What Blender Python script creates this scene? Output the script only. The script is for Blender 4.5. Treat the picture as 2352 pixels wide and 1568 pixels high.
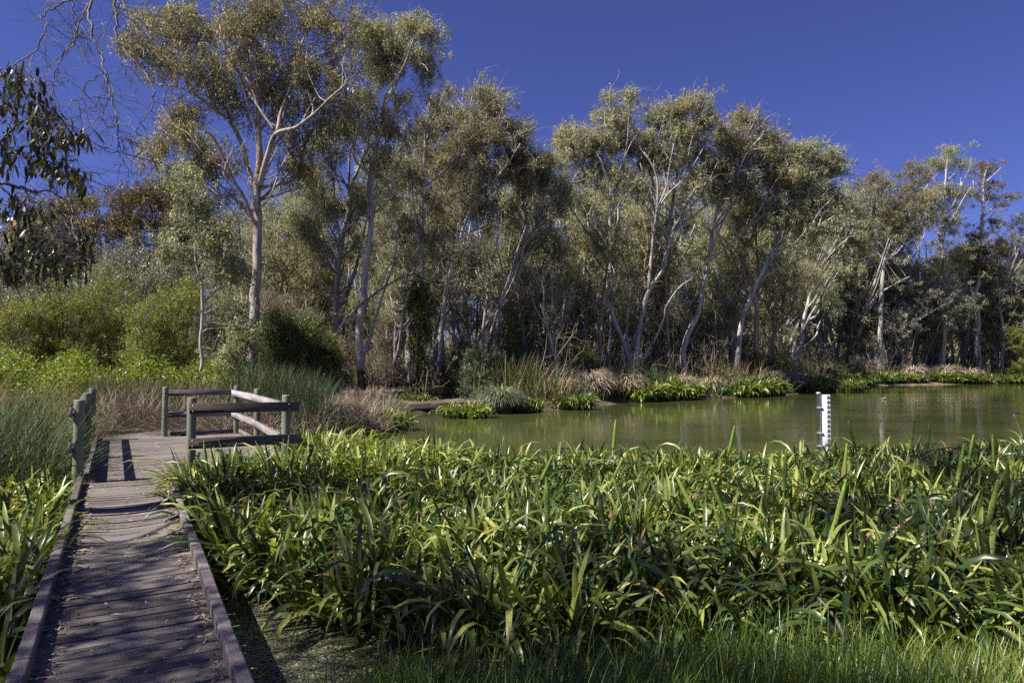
import bpy, math, random
import numpy as np
from mathutils import Vector, Matrix

for o in list(bpy.data.objects):
    bpy.data.objects.remove(o)
S = bpy.context.scene
C = S.collection
TH = math.atan(0.0389)
CAMZ = 1.65

# ------------------------------------------------------------------ camera
cd = bpy.data.cameras.new('camera')
cd.sensor_width = 36.0
cd.lens = 24.0
cd.clip_start = 0.05
cd.clip_end = 3000
cam = bpy.data.objects.new('camera', cd)
C.objects.link(cam)
cam.location = (0, 0, CAMZ)
cam.rotation_euler = (math.pi / 2 + TH, 0, 0)
S.camera = cam

# ------------------------------------------------------------------ sky and sun
SUN_DIR = Vector((-0.545, -0.25, 0.80)).normalized()
W = bpy.data.worlds.new('World')
S.world = W
W.use_nodes = True
nt = W.node_tree
nt.nodes.clear()
wo = nt.nodes.new('ShaderNodeOutputWorld')
bg = nt.nodes.new('ShaderNodeBackground')
sky = nt.nodes.new('ShaderNodeTexSky')
sky.sky_type = 'NISHITA'
sky.sun_disc = False
sky.sun_elevation = math.asin(SUN_DIR.z)
sky.sun_rotation = math.atan2(SUN_DIR.x, SUN_DIR.y)
sky.air_density = 0.75
sky.dust_density = 0.35
sky.ozone_density = 4.5
mul = nt.nodes.new('ShaderNodeMix')
mul.data_type = 'RGBA'
mul.blend_type = 'MULTIPLY'
mul.inputs['Factor'].default_value = 1.0
mul.inputs['B'].default_value = (0.74, 0.64, 1.12, 1)
nt.links.new(sky.outputs['Color'], mul.inputs['A'])
nt.links.new(mul.outputs['Result'], bg.inputs['Color'])
bg.inputs['Strength'].default_value = 0.049
nt.links.new(bg.outputs['Background'], wo.inputs['Surface'])

sl = bpy.data.lights.new('sun', 'SUN')
sl.energy = 5.0
sl.angle = math.radians(0.53)
sl.color = (1.0, 0.95, 0.87)
so = bpy.data.objects.new('sun', sl)
C.objects.link(so)
so.location = (-30, -10, 50)
so.rotation_euler = SUN_DIR.to_track_quat('Z', 'Y').to_euler()

S.view_settings.view_transform = 'Standard'
S.view_settings.look = 'None'
S.view_settings.exposure = 1.08
S.view_settings.gamma = 1.0
S.view_settings.use_curve_mapping = False
S.cycles.max_bounces = 5
S.cycles.diffuse_bounces = 3
S.cycles.glossy_bounces = 3
S.cycles.transmission_bounces = 3
S.cycles.transparent_max_bounces = 8
S.cycles.caustics_reflective = False
S.cycles.caustics_refractive = False
S.cycles.use_denoising = False
S.cycles.pixel_filter_type = 'BLACKMAN_HARRIS'


# ------------------------------------------------------------------ maths helpers
def P(x, y, d):
    """pixel of the 2352 x 1568 photograph at distance d (world y)"""
    u = (x - 1176) / 1568.0
    v = (784 - y) / 1568.0
    Y = math.cos(TH) - v * math.sin(TH)
    Z = math.sin(TH) + v * math.cos(TH)
    k = d / Y
    return np.array((u * k, d, CAMZ + Z * k))


def G(x, y, z=0.0):
    u = (x - 1176) / 1568.0
    v = (784 - y) / 1568.0
    Y = math.cos(TH) - v * math.sin(TH)
    Z = math.sin(TH) + v * math.cos(TH)
    k = (z - CAMZ) / Z
    return np.array((u * k, Y * k, z))


WATER = -0.40
LAKE = np.array([(-4.6, 2.2), (-1.6, 3.4), (-0.6, 4.5), (1.5, 5.0), (4, 5.3), (9, 5.6), (20, 7), (60, 12), (130, 60), (110, 92), (69, 92),
                 (42, 80), (26.6, 58), (16, 48), (8.8, 42.8), (5.4, 38.7), (3.6, 34.5), (1.0, 32.0), (-2.0, 32.5), (-4.5, 33),
                 (-5.0, 29), (-3.9, 24), (-4.6, 20), (-5.6, 18.2), (-8.0, 17.5), (-10.2, 15.2), (-9.0, 11), (-7.4, 7)], float)


def lake_sd(x, y):
    """distance to the lake's edge, negative in the water"""
    x = np.asarray(x, float)
    y = np.asarray(y, float)
    n = len(LAKE)
    best = np.full(x.shape, 1e18)
    inside = np.zeros(x.shape, bool)
    for i in range(n):
        ax, ay = LAKE[i]
        bx, by = LAKE[(i + 1) % n]
        ex, ey = bx - ax, by - ay
        t = np.clip(((x - ax) * ex + (y - ay) * ey) / (ex * ex + ey * ey), 0, 1)
        best = np.minimum(best, (x - ax - t * ex) ** 2 + (y - ay - t * ey) ** 2)
        c = (ay > y) != (by > y)
        with np.errstate(divide='ignore', invalid='ignore'):
            xi = ax + (y - ay) / (by - ay if by != ay else 1e-9) * ex
        inside ^= c & (x < xi)
    d = np.sqrt(best)
    return np.where(inside, -d, d)


def H(x, y):
    x = np.asarray(x, float)
    y = np.asarray(y, float)
    sd = lake_sd(x, y)
    wob = 0.04 * np.sin(x * 1.3 + 1) * np.cos(y * 1.1) + 0.03 * np.sin(x * 3.1 + y * 2.3)
    z = WATER + np.clip(sd * 0.22, -0.6, 0.28) + np.clip((sd - 2) * 0.05, 0, 0.62) + wob
    return z


def Hs(x, y):
    return float(H(np.array([x]), np.array([y]))[0])


def norm(v):
    return v / np.maximum(np.linalg.norm(v, axis=-1, keepdims=True), 1e-9)


# ------------------------------------------------------------------ mesh builder
class Geo:
    def __init__(s):
        s.v = []
        s.q = []
        s.t = []
        s.n = 0

    def add(s, v, q, tone=None):
        v = np.asarray(v, np.float32).reshape(-1, 3)
        q = np.asarray(q, np.int64).reshape(-1, 4)
        s.v.append(v)
        s.q.append(q + s.n)
        if tone is None:
            tone = np.zeros(len(v), np.float32)
        s.t.append(np.broadcast_to(np.asarray(tone, np.float32), (len(v),)) if np.ndim(tone) == 0 else np.asarray(tone, np.float32))
        s.n += len(v)

    def mesh(s, name, mat, origin=(0, 0, 0), flat=False):
        v = np.concatenate(s.v) - np.asarray(origin, np.float32)
        q = np.concatenate(s.q)
        t = np.concatenate(s.t)
        me = bpy.data.meshes.new(name)
        # a quad with a repeated last index is a triangle
        tri = q[:, 2] == q[:, 3]
        cnt = np.where(tri, 3, 4)
        if len(q) == 0:
            print('EMPTY MESH', name)
            return me
        starts = np.concatenate(([0], np.cumsum(cnt)[:-1]))
        loops = np.empty(int(cnt.sum()), np.int32)
        for k in range(3):
            loops[starts + k] = q[:, k]
        nt_ = ~tri
        loops[starts[nt_] + 3] = q[nt_, 3]
        me.vertices.add(len(v))
        me.vertices.foreach_set('co', v.astype(np.float32).ravel())
        me.loops.add(len(loops))
        me.loops.foreach_set('vertex_index', loops)
        me.polygons.add(len(q))
        me.polygons.foreach_set('loop_start', starts.astype(np.int32))
        me.polygons.foreach_set('loop_total', cnt.astype(np.int32))
        a = me.attributes.new('tone', 'FLOAT', 'POINT')
        a.data.foreach_set('value', t.astype(np.float32))
        me.materials.append(mat)
        me.update(calc_edges=True)
        if flat:
            me.shade_flat()
        else:
            me.shade_smooth()
        return me

    def obj(s, name, mat, parent=None, origin=(0, 0, 0), flat=False):
        o = bpy.data.objects.new(name, s.mesh(name, mat, origin, flat))
        C.objects.link(o)
        if parent is not None:
            o.parent = parent
        else:
            o.location = origin
        return o


def tag(o, label=None, cat=None, group=None, kind=None):
    if label: o['label'] = label
    if cat: o['category'] = cat
    if group: o['group'] = group
    if kind: o['kind'] = kind
    return o


def empty(name, loc, label, cat, group=None, rz=0):
    o = bpy.data.objects.new(name, None)
    C.objects.link(o)
    o.empty_display_size = 0.3
    o.location = tuple(float(a) for a in loc)
    o.rotation_euler = (0, 0, rz)
    return tag(o, label, cat, group)


def copy_tree(o, parent=None):
    kids = list(o.children)
    c = o.copy()
    C.objects.link(c)
    c.parent = parent
    for ch in kids:
        copy_tree(ch, c)
    return c


BOXQ = np.array([(0, 1, 3, 2), (4, 6, 7, 5), (0, 4, 5, 1), (2, 3, 7, 6), (0, 2, 6, 4), (1, 5, 7, 3)])


def box(g, c, ax, ay, az, tone=0.0):
    """box with centre c and HALF-extent vectors ax, ay, az, with its edges eased"""
    c, ax, ay, az = [np.asarray(a, float) for a in (c, ax, ay, az)]
    e = 0.004
    ls = [np.linalg.norm(a) for a in (ax, ay, az)]
    k = [max(0.0, 1 - e / max(l, 1e-6)) if l > 2.5 * e else 1.0 for l in ls]
    V = []
    # chamfered box: 24 vertices
    idx = {}
    A = (ax, ay, az)
    for sx in (-1, 1):
        for sy in (-1, 1):
            for sz in (-1, 1):
                sg = (sx, sy, sz)
                for full in range(3):
                    p = c.copy()
                    for j in range(3):
                        p = p + A[j] * sg[j] * (1.0 if j == full else k[j])
                    idx[(sx, sy, sz, full)] = len(V)
                    V.append(p)
    Q = []
    for full in range(3):
        a, b = [j for j in range(3) if j != full]
        for sf in (-1, 1):
            def key(sa, sb):
                s_ = [0, 0, 0]
                s_[full] = sf; s_[a] = sa; s_[b] = sb
                return idx[(s_[0], s_[1], s_[2], full)]
            Q.append((key(-1, -1), key(1, -1), key(1, 1), key(-1, 1)))
    for full in range(3):       # edge strips along axis `full`
        a, b = [j for j in range(3) if j != full]
        for sa in (-1, 1):
            for sb in (-1, 1):
                def kk(sf, which):
                    s_ = [0, 0, 0]
                    s_[full] = sf; s_[a] = sa; s_[b] = sb
                    return idx[(s_[0], s_[1], s_[2], which)]
                Q.append((kk(-1, a), kk(1, a), kk(1, b), kk(-1, b)))
    for sx in (-1, 1):
        for sy in (-1, 1):
            for sz in (-1, 1):
                i0, i1, i2 = (idx[(sx, sy, sz, j)] for j in range(3))
                Q.append((i0, i1, i2, i2))
    g.add(V, Q, tone)


def bent_box(g, pts, side, hw, hh, tone=0.0):
    """one straight-grained beam that follows pts"""
    pts = np.asarray(pts, float)
    T = norm(np.gradient(pts, axis=0))
    sd = np.broadcast_to(np.asarray(side, float), pts.shape)
    up = np.cross(sd, T)
    up = up * np.sign(up[:, 2:3])
    e = 0.008
    sec = [(-hw, -hh), (hw, -hh), (hw, hh - e), (hw - e, hh), (-hw + e, hh), (-hw, hh - e)]
    V = np.stack([pts + sd * a + up * b for a, b in sec], 1)
    n, k = len(pts), 6
    I = np.arange(n * k).reshape(n, k)
    q = np.stack((I[:-1], np.roll(I[:-1], -1, 1), np.roll(I[1:], -1, 1), I[1:]), -1).reshape(-1, 4)
    caps = [(I[0][0], I[0][1], I[0][2], I[0][5]), (I[0][5], I[0][2], I[0][3], I[0][4]), (I[-1][1], I[-1][0], I[-1][5], I[-1][2]), (I[-1][2], I[-1][5], I[-1][4], I[-1][3])]
    g.add(V.reshape(-1, 3), np.vstack((q, caps)), tone)


def catmull(pts, k=4):
    pts = np.asarray(pts, float)
    if len(pts) < 3:
        t = np.linspace(0, 1, k + 1)[:, None]
        return pts[0] * (1 - t) + pts[-1] * t
    p = np.vstack((2 * pts[0] - pts[1], pts, 2 * pts[-1] - pts[-2]))
    out = []
    for i in range(1, len(p) - 2):
        for j in range(k):
            t = j / k
            out.append(0.5 * ((2 * p[i]) + (-p[i - 1] + p[i + 1]) * t + (2 * p[i - 1] - 5 * p[i] + 4 * p[i + 1] - p[i + 2]) * t * t
                              + (-p[i - 1] + 3 * p[i] - 3 * p[i + 1] + p[i + 2]) * t ** 3))
    out.append(pts[-1])
    return np.array(out)


def tube(g, pts, rad, sides=6, tone=0.0, cap=True, wob=0.0, rng=None):
    pts = np.asarray(pts, float)
    rad = np.asarray(rad, float)
    n = len(pts)
    T = norm(np.gradient(pts, axis=0))
    ref = np.array((0.0, 1.0, 0.0)) if abs(T[0][1]) < 0.9 else np.array((1.0, 0, 0))
    V = np.empty((n, sides, 3))
    a = np.arange(sides) * 2 * math.pi / sides
    for i in range(n):
        u = ref - T[i] * ref.dot(T[i])
        u /= max(np.linalg.norm(u), 1e-9)
        w = np.cross(T[i], u)
        r = rad[i]
        if wob and rng is not None:
            r = r * (1 + rng.uniform(-wob, wob, sides))[:, None]
        V[i] = pts[i] + (np.cos(a)[:, None] * u + np.sin(a)[:, None] * w) * r
        ref = u
    I = np.arange(n * sides).reshape(n, sides)
    q = np.stack((I[:-1], np.roll(I[:-1], -1, 1), np.roll(I[1:], -1, 1), I[1:]), -1).reshape(-1, 4)
    t = np.repeat(np.broadcast_to(np.asarray(tone, float), (n,)), sides)
    V = V.reshape(-1, 3)
    if cap:
        V = np.vstack((V, pts[-1], pts[0]))
        t = np.append(t, (t[-1], t[0]))
        k = n * sides
        L = I[-1]
        F = I[0]
        ql = np.stack((L, np.roll(L, -1), np.full(sides, k), np.full(sides, k)), -1)
        qf = np.stack((np.roll(F, -1), F, np.full(sides, k + 1), np.full(sides, k + 1)), -1)
        q = np.vstack((q, ql, qf))
    g.add(V, q, t)


def thin_tubes(g, A, B, r0, r1, rng, seg=4, sides=4, bow=0.12, lift=0.1, tone=0.0):
    """many twigs at once from A to B (n,3)"""
    n = len(A)
    L = np.linalg.norm(B - A, axis=1)[:, None]
    t = np.linspace(0, 1, seg + 1)
    jit = rng.normal(0, 1, (n, 1, 3)) * L[:, None] * bow
    pts = A[:, None] * (1 - t)[None, :, None] + B[:, None] * t[None, :, None]
    pts = pts + jit * np.sin(math.pi * t)[None, :, None]
    pts = pts + rng.normal(0, 1, (n, 1, 3)) * L[:, None] * bow * 0.5 * np.sin(2 * math.pi * t)[None, :, None]
    pts[:, :, 2] += (L * lift) * np.sin(math.pi * t)[None, :]
    T = norm(np.gradient(pts, axis=1))
    ref = np.array((0.31, 0.9, 0.3))
    u = norm(np.cross(T, ref))
    w = np.cross(T, u)
    a = np.arange(sides) * 2 * math.pi / sides
    r = (np.asarray(r0).reshape(-1, 1) * (1 - t)[None, :] + np.asarray(r1).reshape(-1, 1) * t[None, :])
    V = pts[:, :, None] + (np.cos(a)[None, None, :, None] * u[:, :, None] + np.sin(a)[None, None, :, None] * w[:, :, None]) * r[:, :, None, None]
    I = np.arange(n * (seg + 1) * sides).reshape(n, seg + 1, sides)
    q = np.stack((I[:, :-1], np.roll(I[:, :-1], -1, 2), np.roll(I[:, 1:], -1, 2), I[:, 1:]), -1).reshape(-1, 4)
    tt = np.asarray(tone)
    if tt.ndim == 1:
        tt = np.repeat(tt, (seg + 1) * sides)
    g.add(V.reshape(-1, 3), q, tt)
    return pts


def leaves(g, pos, rng, L=0.16, w=0.04, hang=1.0, tone=None, spread=0.7, up=0.0, aniso=None):
    """many small lens-shaped leaves hanging from the points pos"""
    n = len(pos)
    d = rng.normal(0, spread, (n, 3))
    d[:, 2] += -hang + up
    d = norm(d)
    s = norm(np.cross(d, rng.normal(0, 1, (n, 3))))
    nn = np.cross(d, s)
    l = (L * rng.uniform(0.6, 1.25, n))[:, None]
    ww = (w * rng.uniform(0.6, 1.2, n))[:, None]
    bend = nn * l * rng.uniform(-0.16, 0.16, (n, 1))
    V = np.stack((pos, pos + d * l * 0.45 + s * ww * 0.5 + bend, pos + d * l, pos + d * l * 0.45 - s * ww * 0.5 + bend), 1)
    I = np.arange(n * 4).reshape(n, 4)
    if tone is None:
        tone = rng.random(n)
    g.add(V.reshape(-1, 3), I, np.repeat(tone, 4))


def straps(g, base, az, tilt, bend, L, w, tone, seg=7, fold=0.22, droop=1.6, twist=None, tipw=0.0, sway=None):
    """strap leaves / blades, all inputs arrays (n,)"""
    n = len(base)
    base = np.asarray(base, float)
    az, tilt, bend, L, w, tone = [np.broadcast_to(np.asarray(a, float), (n,)) for a in (az, tilt, bend, L, w, tone)]
    t = np.linspace(0, 1, seg + 1)
    th = tilt[:, None] + bend[:, None] * t[None, :] ** droop
    hd = np.stack((np.cos(az), np.sin(az), np.zeros(n)), -1)
    sd = np.stack((-np.sin(az), np.cos(az), np.zeros(n)), -1)
    dl = L[:, None] / seg
    dirs = hd[:, None] * np.sin(th)[..., None] + np.array((0, 0, 1.0)) * np.cos(th)[..., None]
    mid = 0.5 * (dirs[:, 1:] + dirs[:, :-1]) * dl[..., None]
    pts = np.concatenate((np.zeros((n, 1, 3)), np.cumsum(mid, 1)), 1) + base[:, None]
    if sway is not None:
        pts = pts + sd[:, None] * (sway[:, None] * L[:, None] * t[None, :] ** 2)[..., None]
    side = np.broadcast_to(sd[:, None], pts.shape)
    nrm = np.cross(dirs, side)
    if twist is not None:
        tw = (twist[:, None] * t[None, :])[..., None]
        side2 = side * np.cos(tw) + nrm * np.sin(tw)
        nrm = nrm * np.cos(tw) - side * np.sin(tw)
        side = side2
    prof = np.clip(np.minimum(0.62 + 1.6 * t, 1.0) * np.where(t > 0.55, np.sqrt(np.clip(1 - ((t - 0.55) / 0.45) ** 2, 0, 1)), 1.0), 0.03, 1)
    hw = w[:, None] * 0.5 * prof[None, :]
    l_ = pts - side * hw[..., None]
    r_ = pts + side * hw[..., None]
    if fold:
        m_ = pts + nrm * (hw * fold * 2)[..., None] * -1
        V = np.stack((l_, m_, r_), 2)
        k = 3
    else:
        V = np.stack((l_, r_), 2)
        k = 2
    I = np.arange(n * (seg + 1) * k).reshape(n, seg + 1, k)
    qs = [np.stack((I[:, :-1, j], I[:, :-1, j + 1], I[:, 1:, j + 1], I[:, 1:, j]), -1) for j in range(k - 1)]
    q = np.concatenate([a.reshape(-1, 4) for a in qs])
    g.add(V.reshape(-1, 3), q, np.repeat(tone, (seg + 1) * k))
    return pts


# ------------------------------------------------------------------ materials
def newmat(name):
    m = bpy.data.materials.new(name)
    m.use_nodes = True
    t = m.node_tree
    t.nodes.clear()
    out = t.nodes.new('ShaderNodeOutputMaterial')
    return m, t, out


def ramp(t, stops, src):
    r = t.nodes.new('ShaderNodeValToRGB')
    e = r.color_ramp.elements
    while len(e) > 1:
        e.remove(e[-1])
    e[0].position = stops[0][0]
    e[0].color = (*stops[0][1], 1)
    for p, c in stops[1:]:
        x = e.new(p)
        x.color = (*c, 1)
    t.links.new(src, r.inputs['Fac'])
    return r.outputs['Color']


def leafmat(name, stops, rough=0.45, trans=0.3, spec=0.5, tcol=(1.25, 1.3, 0.6), scale=0.0):
    m, t, out = newmat(name)
    at = t.nodes.new('ShaderNodeAttribute')
    at.attribute_name = 'tone'
    src = at.outputs['Fac']
    if scale:
        geo = t.nodes.new('ShaderNodeNewGeometry')
        nz = t.nodes.new('ShaderNodeTexNoise')
        nz.inputs['Scale'].default_value = scale
        nz.inputs['Detail'].default_value = 2
        t.links.new(geo.outputs['Position'], nz.inputs['Vector'])
        ma = t.nodes.new('ShaderNodeMath')
        ma.operation = 'MULTIPLY_ADD'
        ma.inputs[1].default_value = 0.9
        t.links.new(nz.outputs['Fac'], ma.inputs[0])
        sb = t.nodes.new('ShaderNodeMath')
        sb.operation = 'SUBTRACT'
        sb.inputs[1].default_value = 0.45
        t.links.new(at.outputs['Fac'], sb.inputs[0])
        t.links.new(sb.outputs[0], ma.inputs[2])
        src = ma.outputs[0]
    col = ramp(t, stops, src)
    p = t.nodes.new('ShaderNodeBsdfPrincipled')
    p.inputs['Roughness'].default_value = rough
    p.inputs['Specular IOR Level'].default_value = spec
    t.links.new(col, p.inputs['Base Color'])
    tr = t.nodes.new('ShaderNodeBsdfTranslucent')
    mm = t.nodes.new('ShaderNodeMix')
    mm.data_type = 'RGBA'
    mm.blend_type = 'MULTIPLY'
    mm.inputs['Factor'].default_value = 1
    mm.inputs['B'].default_value = (*tcol, 1)
    t.links.new(col, mm.inputs['A'])
    t.links.new(mm.outputs['Result'], tr.inputs['Color'])
    mx = t.nodes.new('ShaderNodeMixShader')
    mx.inputs[0].default_value = trans
    t.links.new(p.outputs[0], mx.inputs[1])
    t.links.new(tr.outputs[0], mx.inputs[2])
    t.links.new(mx.outputs[0], out.inputs['Surface'])
    return m


def barkmat(name, pale, mid, dark, scale=3.0, streak=0.6):
    """tone 0 = smooth pale bark, tone 1 = rough dark bark near the foot"""
    m, t, out = newmat(name)
    tc = t.nodes.new('ShaderNodeTexCoord')
    mp = t.nodes.new('ShaderNodeMapping')
    mp.inputs['Scale'].default_value = (scale, scale, scale * 0.16)
    t.links.new(tc.outputs['Object'], mp.inputs['Vector'])
    nz = t.nodes.new('ShaderNodeTexNoise')
    nz.inputs['Scale'].default_value = 1.6
    nz.inputs['Detail'].default_value = 6
    nz.inputs['Roughness'].default_value = 0.65
    t.links.new(mp.outputs[0], nz.inputs['Vector'])
    n2 = t.nodes.new('ShaderNodeTexNoise')
    n2.inputs['Scale'].default_value = 0.8
    n2.inputs['Detail'].default_value = 4
    t.links.new(tc.outputs['Object'], n2.inputs['Vector'])
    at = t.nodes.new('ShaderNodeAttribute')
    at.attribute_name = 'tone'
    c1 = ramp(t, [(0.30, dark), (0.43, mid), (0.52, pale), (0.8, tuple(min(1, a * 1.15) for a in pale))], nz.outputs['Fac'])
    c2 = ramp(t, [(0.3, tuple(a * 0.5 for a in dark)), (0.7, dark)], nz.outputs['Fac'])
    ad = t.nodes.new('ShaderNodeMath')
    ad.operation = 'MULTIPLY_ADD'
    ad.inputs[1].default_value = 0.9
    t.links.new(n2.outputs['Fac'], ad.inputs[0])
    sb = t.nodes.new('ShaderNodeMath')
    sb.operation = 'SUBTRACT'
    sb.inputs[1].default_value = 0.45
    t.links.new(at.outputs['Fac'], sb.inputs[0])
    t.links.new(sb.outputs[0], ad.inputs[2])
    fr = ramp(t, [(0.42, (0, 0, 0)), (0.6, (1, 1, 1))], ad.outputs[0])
    mx = t.nodes.new('ShaderNodeMix')
    mx.data_type = 'RGBA'
    t.links.new(fr, mx.inputs['Factor'])
    t.links.new(c1, mx.inputs['A'])
    t.links.new(c2, mx.inputs['B'])
    p = t.nodes.new('ShaderNodeBsdfPrincipled')
    p.inputs['Roughness'].default_value = 0.75
    p.inputs['Specular IOR Level'].default_value = 0.25
    t.links.new(mx.outputs['Result'], p.inputs['Base Color'])
    bp = t.nodes.new('ShaderNodeBump')
    bp.inputs['Strength'].default_value = 0.5
    bp.inputs['Distance'].default_value = 0.03
    t.links.new(nz.outputs['Fac'], bp.inputs['Height'])
    t.links.new(bp.outputs[0], p.inputs['Normal'])
    t.links.new(p.outputs[0], out.inputs['Surface'])
    return m


def woodmat(name, a, b, c, along=(0, 0, 1), scale=30, rough=0.75, bump=0.4, blotch=1.5):
    """weathered timber, grain stretched along an axis of object space"""
    m, t, out = newmat(name)
    tc = t.nodes.new('ShaderNodeTexCoord')
    mp = t.nodes.new('ShaderNodeMapping')
    al = Vector(along).normalized()
    ang = math.atan2(al.y, al.x)
    if abs(al.z) > 0.5:
        mp.inputs['Scale'].default_value = (scale, scale, scale * 0.04)
    else:
        mp.vector_type = 'TEXTURE'
        mp.inputs['Rotation'].default_value = (0, 0, ang)
        mp.inputs['Scale'].default_value = (1 / (scale * 0.04), 1 / scale, 1 / scale)
    t.links.new(tc.outputs['Object'], mp.inputs['Vector'])
    nz = t.nodes.new('ShaderNodeTexNoise')
    nz.inputs['Scale'].default_value = 1.0
    nz.inputs['Detail'].default_value = 6
    nz.inputs['Roughness'].default_value = 0.7
    t.links.new(mp.outputs[0], nz.inputs['Vector'])
    n2 = t.nodes.new('ShaderNodeTexNoise')
    n2.inputs['Scale'].default_value = blotch
    n2.inputs['Detail'].default_value = 5
    t.links.new(tc.outputs['Object'], n2.inputs['Vector'])
    at = t.nodes.new('ShaderNodeAttribute')
    at.attribute_name = 'tone'
    s1 = t.nodes.new('ShaderNodeMath')
    s1.operation = 'ADD'
    t.links.new(nz.outputs['Fac'], s1.inputs[0])
    t.links.new(n2.outputs['Fac'], s1.inputs[1])
    s2 = t.nodes.new('ShaderNodeMath')
    s2.operation = 'MULTIPLY_ADD'
    s2.inputs[1].default_value = 0.25
    t.links.new(at.outputs['Fac'], s2.inputs[0])
    hf = t.nodes.new('ShaderNodeMath')
    hf.operation = 'MULTIPLY'
    hf.inputs[1].default_value = 0.5
    t.links.new(s1.outputs[0], hf.inputs[0])
    t.links.new(hf.outputs[0], s2.inputs[2])
    col = ramp(t, [(0.36, a), (0.52, b), (0.75, c)], s2.outputs[0])
    p = t.nodes.new('ShaderNodeBsdfPrincipled')
    p.inputs['Roughness'].default_value = rough
    p.inputs['Specular IOR Level'].default_value = 0.35
    t.links.new(col, p.inputs['Base Color'])
    bp = t.nodes.new('ShaderNodeBump')
    bp.inputs['Strength'].default_value = bump
    bp.inputs['Distance'].default_value = 0.006
    t.links.new(nz.outputs['Fac'], bp.inputs['Height'])
    t.links.new(bp.outputs[0], p.inputs['Normal'])
    t.links.new(p.outputs[0], out.inputs['Surface'])
    return m


def plain(name, col, rough=0.5, metal=0.0, noise=0.0, nscale=8):
    m, t, out = newmat(name)
    p = t.nodes.new('ShaderNodeBsdfPrincipled')
    p.inputs['Roughness'].default_value = rough
    p.inputs['Metallic'].default_value = metal
    tc = t.nodes.new('ShaderNodeTexCoord')
    nz = t.nodes.new('ShaderNodeTexNoise')
    nz.inputs['Scale'].default_value = nscale
    nz.inputs['Detail'].default_value = 5
    t.links.new(tc.outputs['Object'], nz.inputs['Vector'])
    k = noise
    c = ramp(t, [(0.3, tuple(a * (1 - k) for a in col)), (0.7, tuple(min(1, a * (1 + k)) for a in col))], nz.outputs['Fac'])
    t.links.new(c, p.inputs['Base Color'])
    t.links.new(p.outputs[0], out.inputs['Surface'])
    return m


# foliage colours
M_OLIVE = leafmat('olive_gum_leaves', [(0, (0.0664, 0.0692, 0.05)), (0.35, (0.1554, 0.15, 0.0925)), (0.7, (0.3033, 0.2594, 0.1495)), (0.93, (0.4548, 0.3653, 0.178)), (1, (0.5686, 0.3844, 0.2848))], 0.5, 0.38, scale=0.5)
M_GREY = leafmat('grey_green_gum_leaves', [(0, (0.1025, 0.1131, 0.0684)), (0.4, (0.2255, 0.2364, 0.1367)), (0.8, (0.3897, 0.3907, 0.2344)), (1, (0.5537, 0.5141, 0.3125))], 0.5, 0.34, scale=0.5)
M_MIX = leafmat('mixed_gum_leaves', [(0, (0.0919, 0.1035, 0.0644)), (0.4, (0.2225, 0.2263, 0.1352)), (0.8, (0.4113, 0.3811, 0.2252)), (1, (0.6048, 0.4918, 0.3219))], 0.5, 0.38, scale=0.4)
M_SILVER = leafmat('silver_leaves', [(0, (0.1208, 0.1235, 0.0976)), (0.5, (0.2416, 0.2395, 0.1812)), (1, (0.4228, 0.4066, 0.3206))], 0.45, 0.2, scale=0.6)
M_RUST = leafmat('brown_tinged_leaves', [(0, (0.07, 0.06, 0.035)), (0.5, (0.17, 0.14, 0.075)), (1, (0.33, 0.24, 0.12))], 0.5, 0.3, scale=0.5)
M_DARK = leafmat('dark_green_leaves', [(0, (0.0327, 0.048, 0.0103)), (0.5, (0.0819, 0.1201, 0.0208)), (1, (0.2184, 0.2621, 0.0346))], 0.4, 0.25, scale=0.8)
M_WATTLE = leafmat('wattle_leaves', [(0, (0.068, 0.0887, 0.0246)), (0.5, (0.1872, 0.2069, 0.0453)), (1, (0.3571, 0.3547, 0.0824))], 0.45, 0.35, scale=0.7)
M_HERB = leafmat('bright_herb_leaves', [(0, (0.0672, 0.1021, 0.0144)), (0.5, (0.168, 0.212, 0.024)), (1, (0.3024, 0.3142, 0.048))], 0.5, 0.4, scale=0.8)
M_BLUEG = leafmat('blue_green_leaves', [(0, (0.0468, 0.0673, 0.0358)), (0.5, (0.1248, 0.1644, 0.093)), (1, (0.2496, 0.299, 0.1859))], 0.45, 0.25, scale=0.8)
M_BROWNSC = leafmat('brown_scrub_twigs', [(0, (0.0906, 0.0721, 0.042)), (0.5, (0.2173, 0.1805, 0.1084)), (1, (0.4165, 0.3608, 0.2448))], 0.7, 0.15, scale=0.5)
M_NEARLEAF = leafmat('near_gum_leaves', [(0, (0.025, 0.03, 0.012)), (0.6, (0.06, 0.065, 0.022)), (0.9, (0.12, 0.12, 0.035)), (1, (0.3, 0.17, 0.07))], 0.35, 0.25)
M_STRAP = leafmat('strap_leaves', [(0, (0.0205, 0.0399, 0.012)), (0.3, (0.0479, 0.0819, 0.018)), (0.55, (0.114, 0.1522, 0.034)), (0.75, (0.228, 0.2625, 0.062)), (0.88, (0.3648, 0.378, 0.1)), (0.93, (0.4104, 0.357, 0.1)), (0.945, (0.2508, 0.1313, 0.065)), (1, (0.4332, 0.2835, 0.17))], 0.34, 0.22, spec=0.5, tcol=(1.5, 1.65, 0.5))
M_GRASS = leafmat('grass_blades', [(0, (0.0346, 0.0713, 0.0111)), (0.5, (0.0954, 0.1554, 0.0223)), (0.9, (0.2079, 0.259, 0.0486)), (1, (0.5198, 0.3367, 0.1669))], 0.4, 0.35, tcol=(1.4, 1.6, 0.5))
M_RUSH = leafmat('rush_stems', [(0, (0.03, 0.05, 0.03)), (0.4, (0.07, 0.105, 0.055)), (0.62, (0.13, 0.135, 0.055)), (0.8, (0.2, 0.14, 0.065)), (0.93, (0.26, 0.11, 0.045)), (1, (0.32, 0.24, 0.13))], 0.7, 0.2, spec=0.2)
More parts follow.
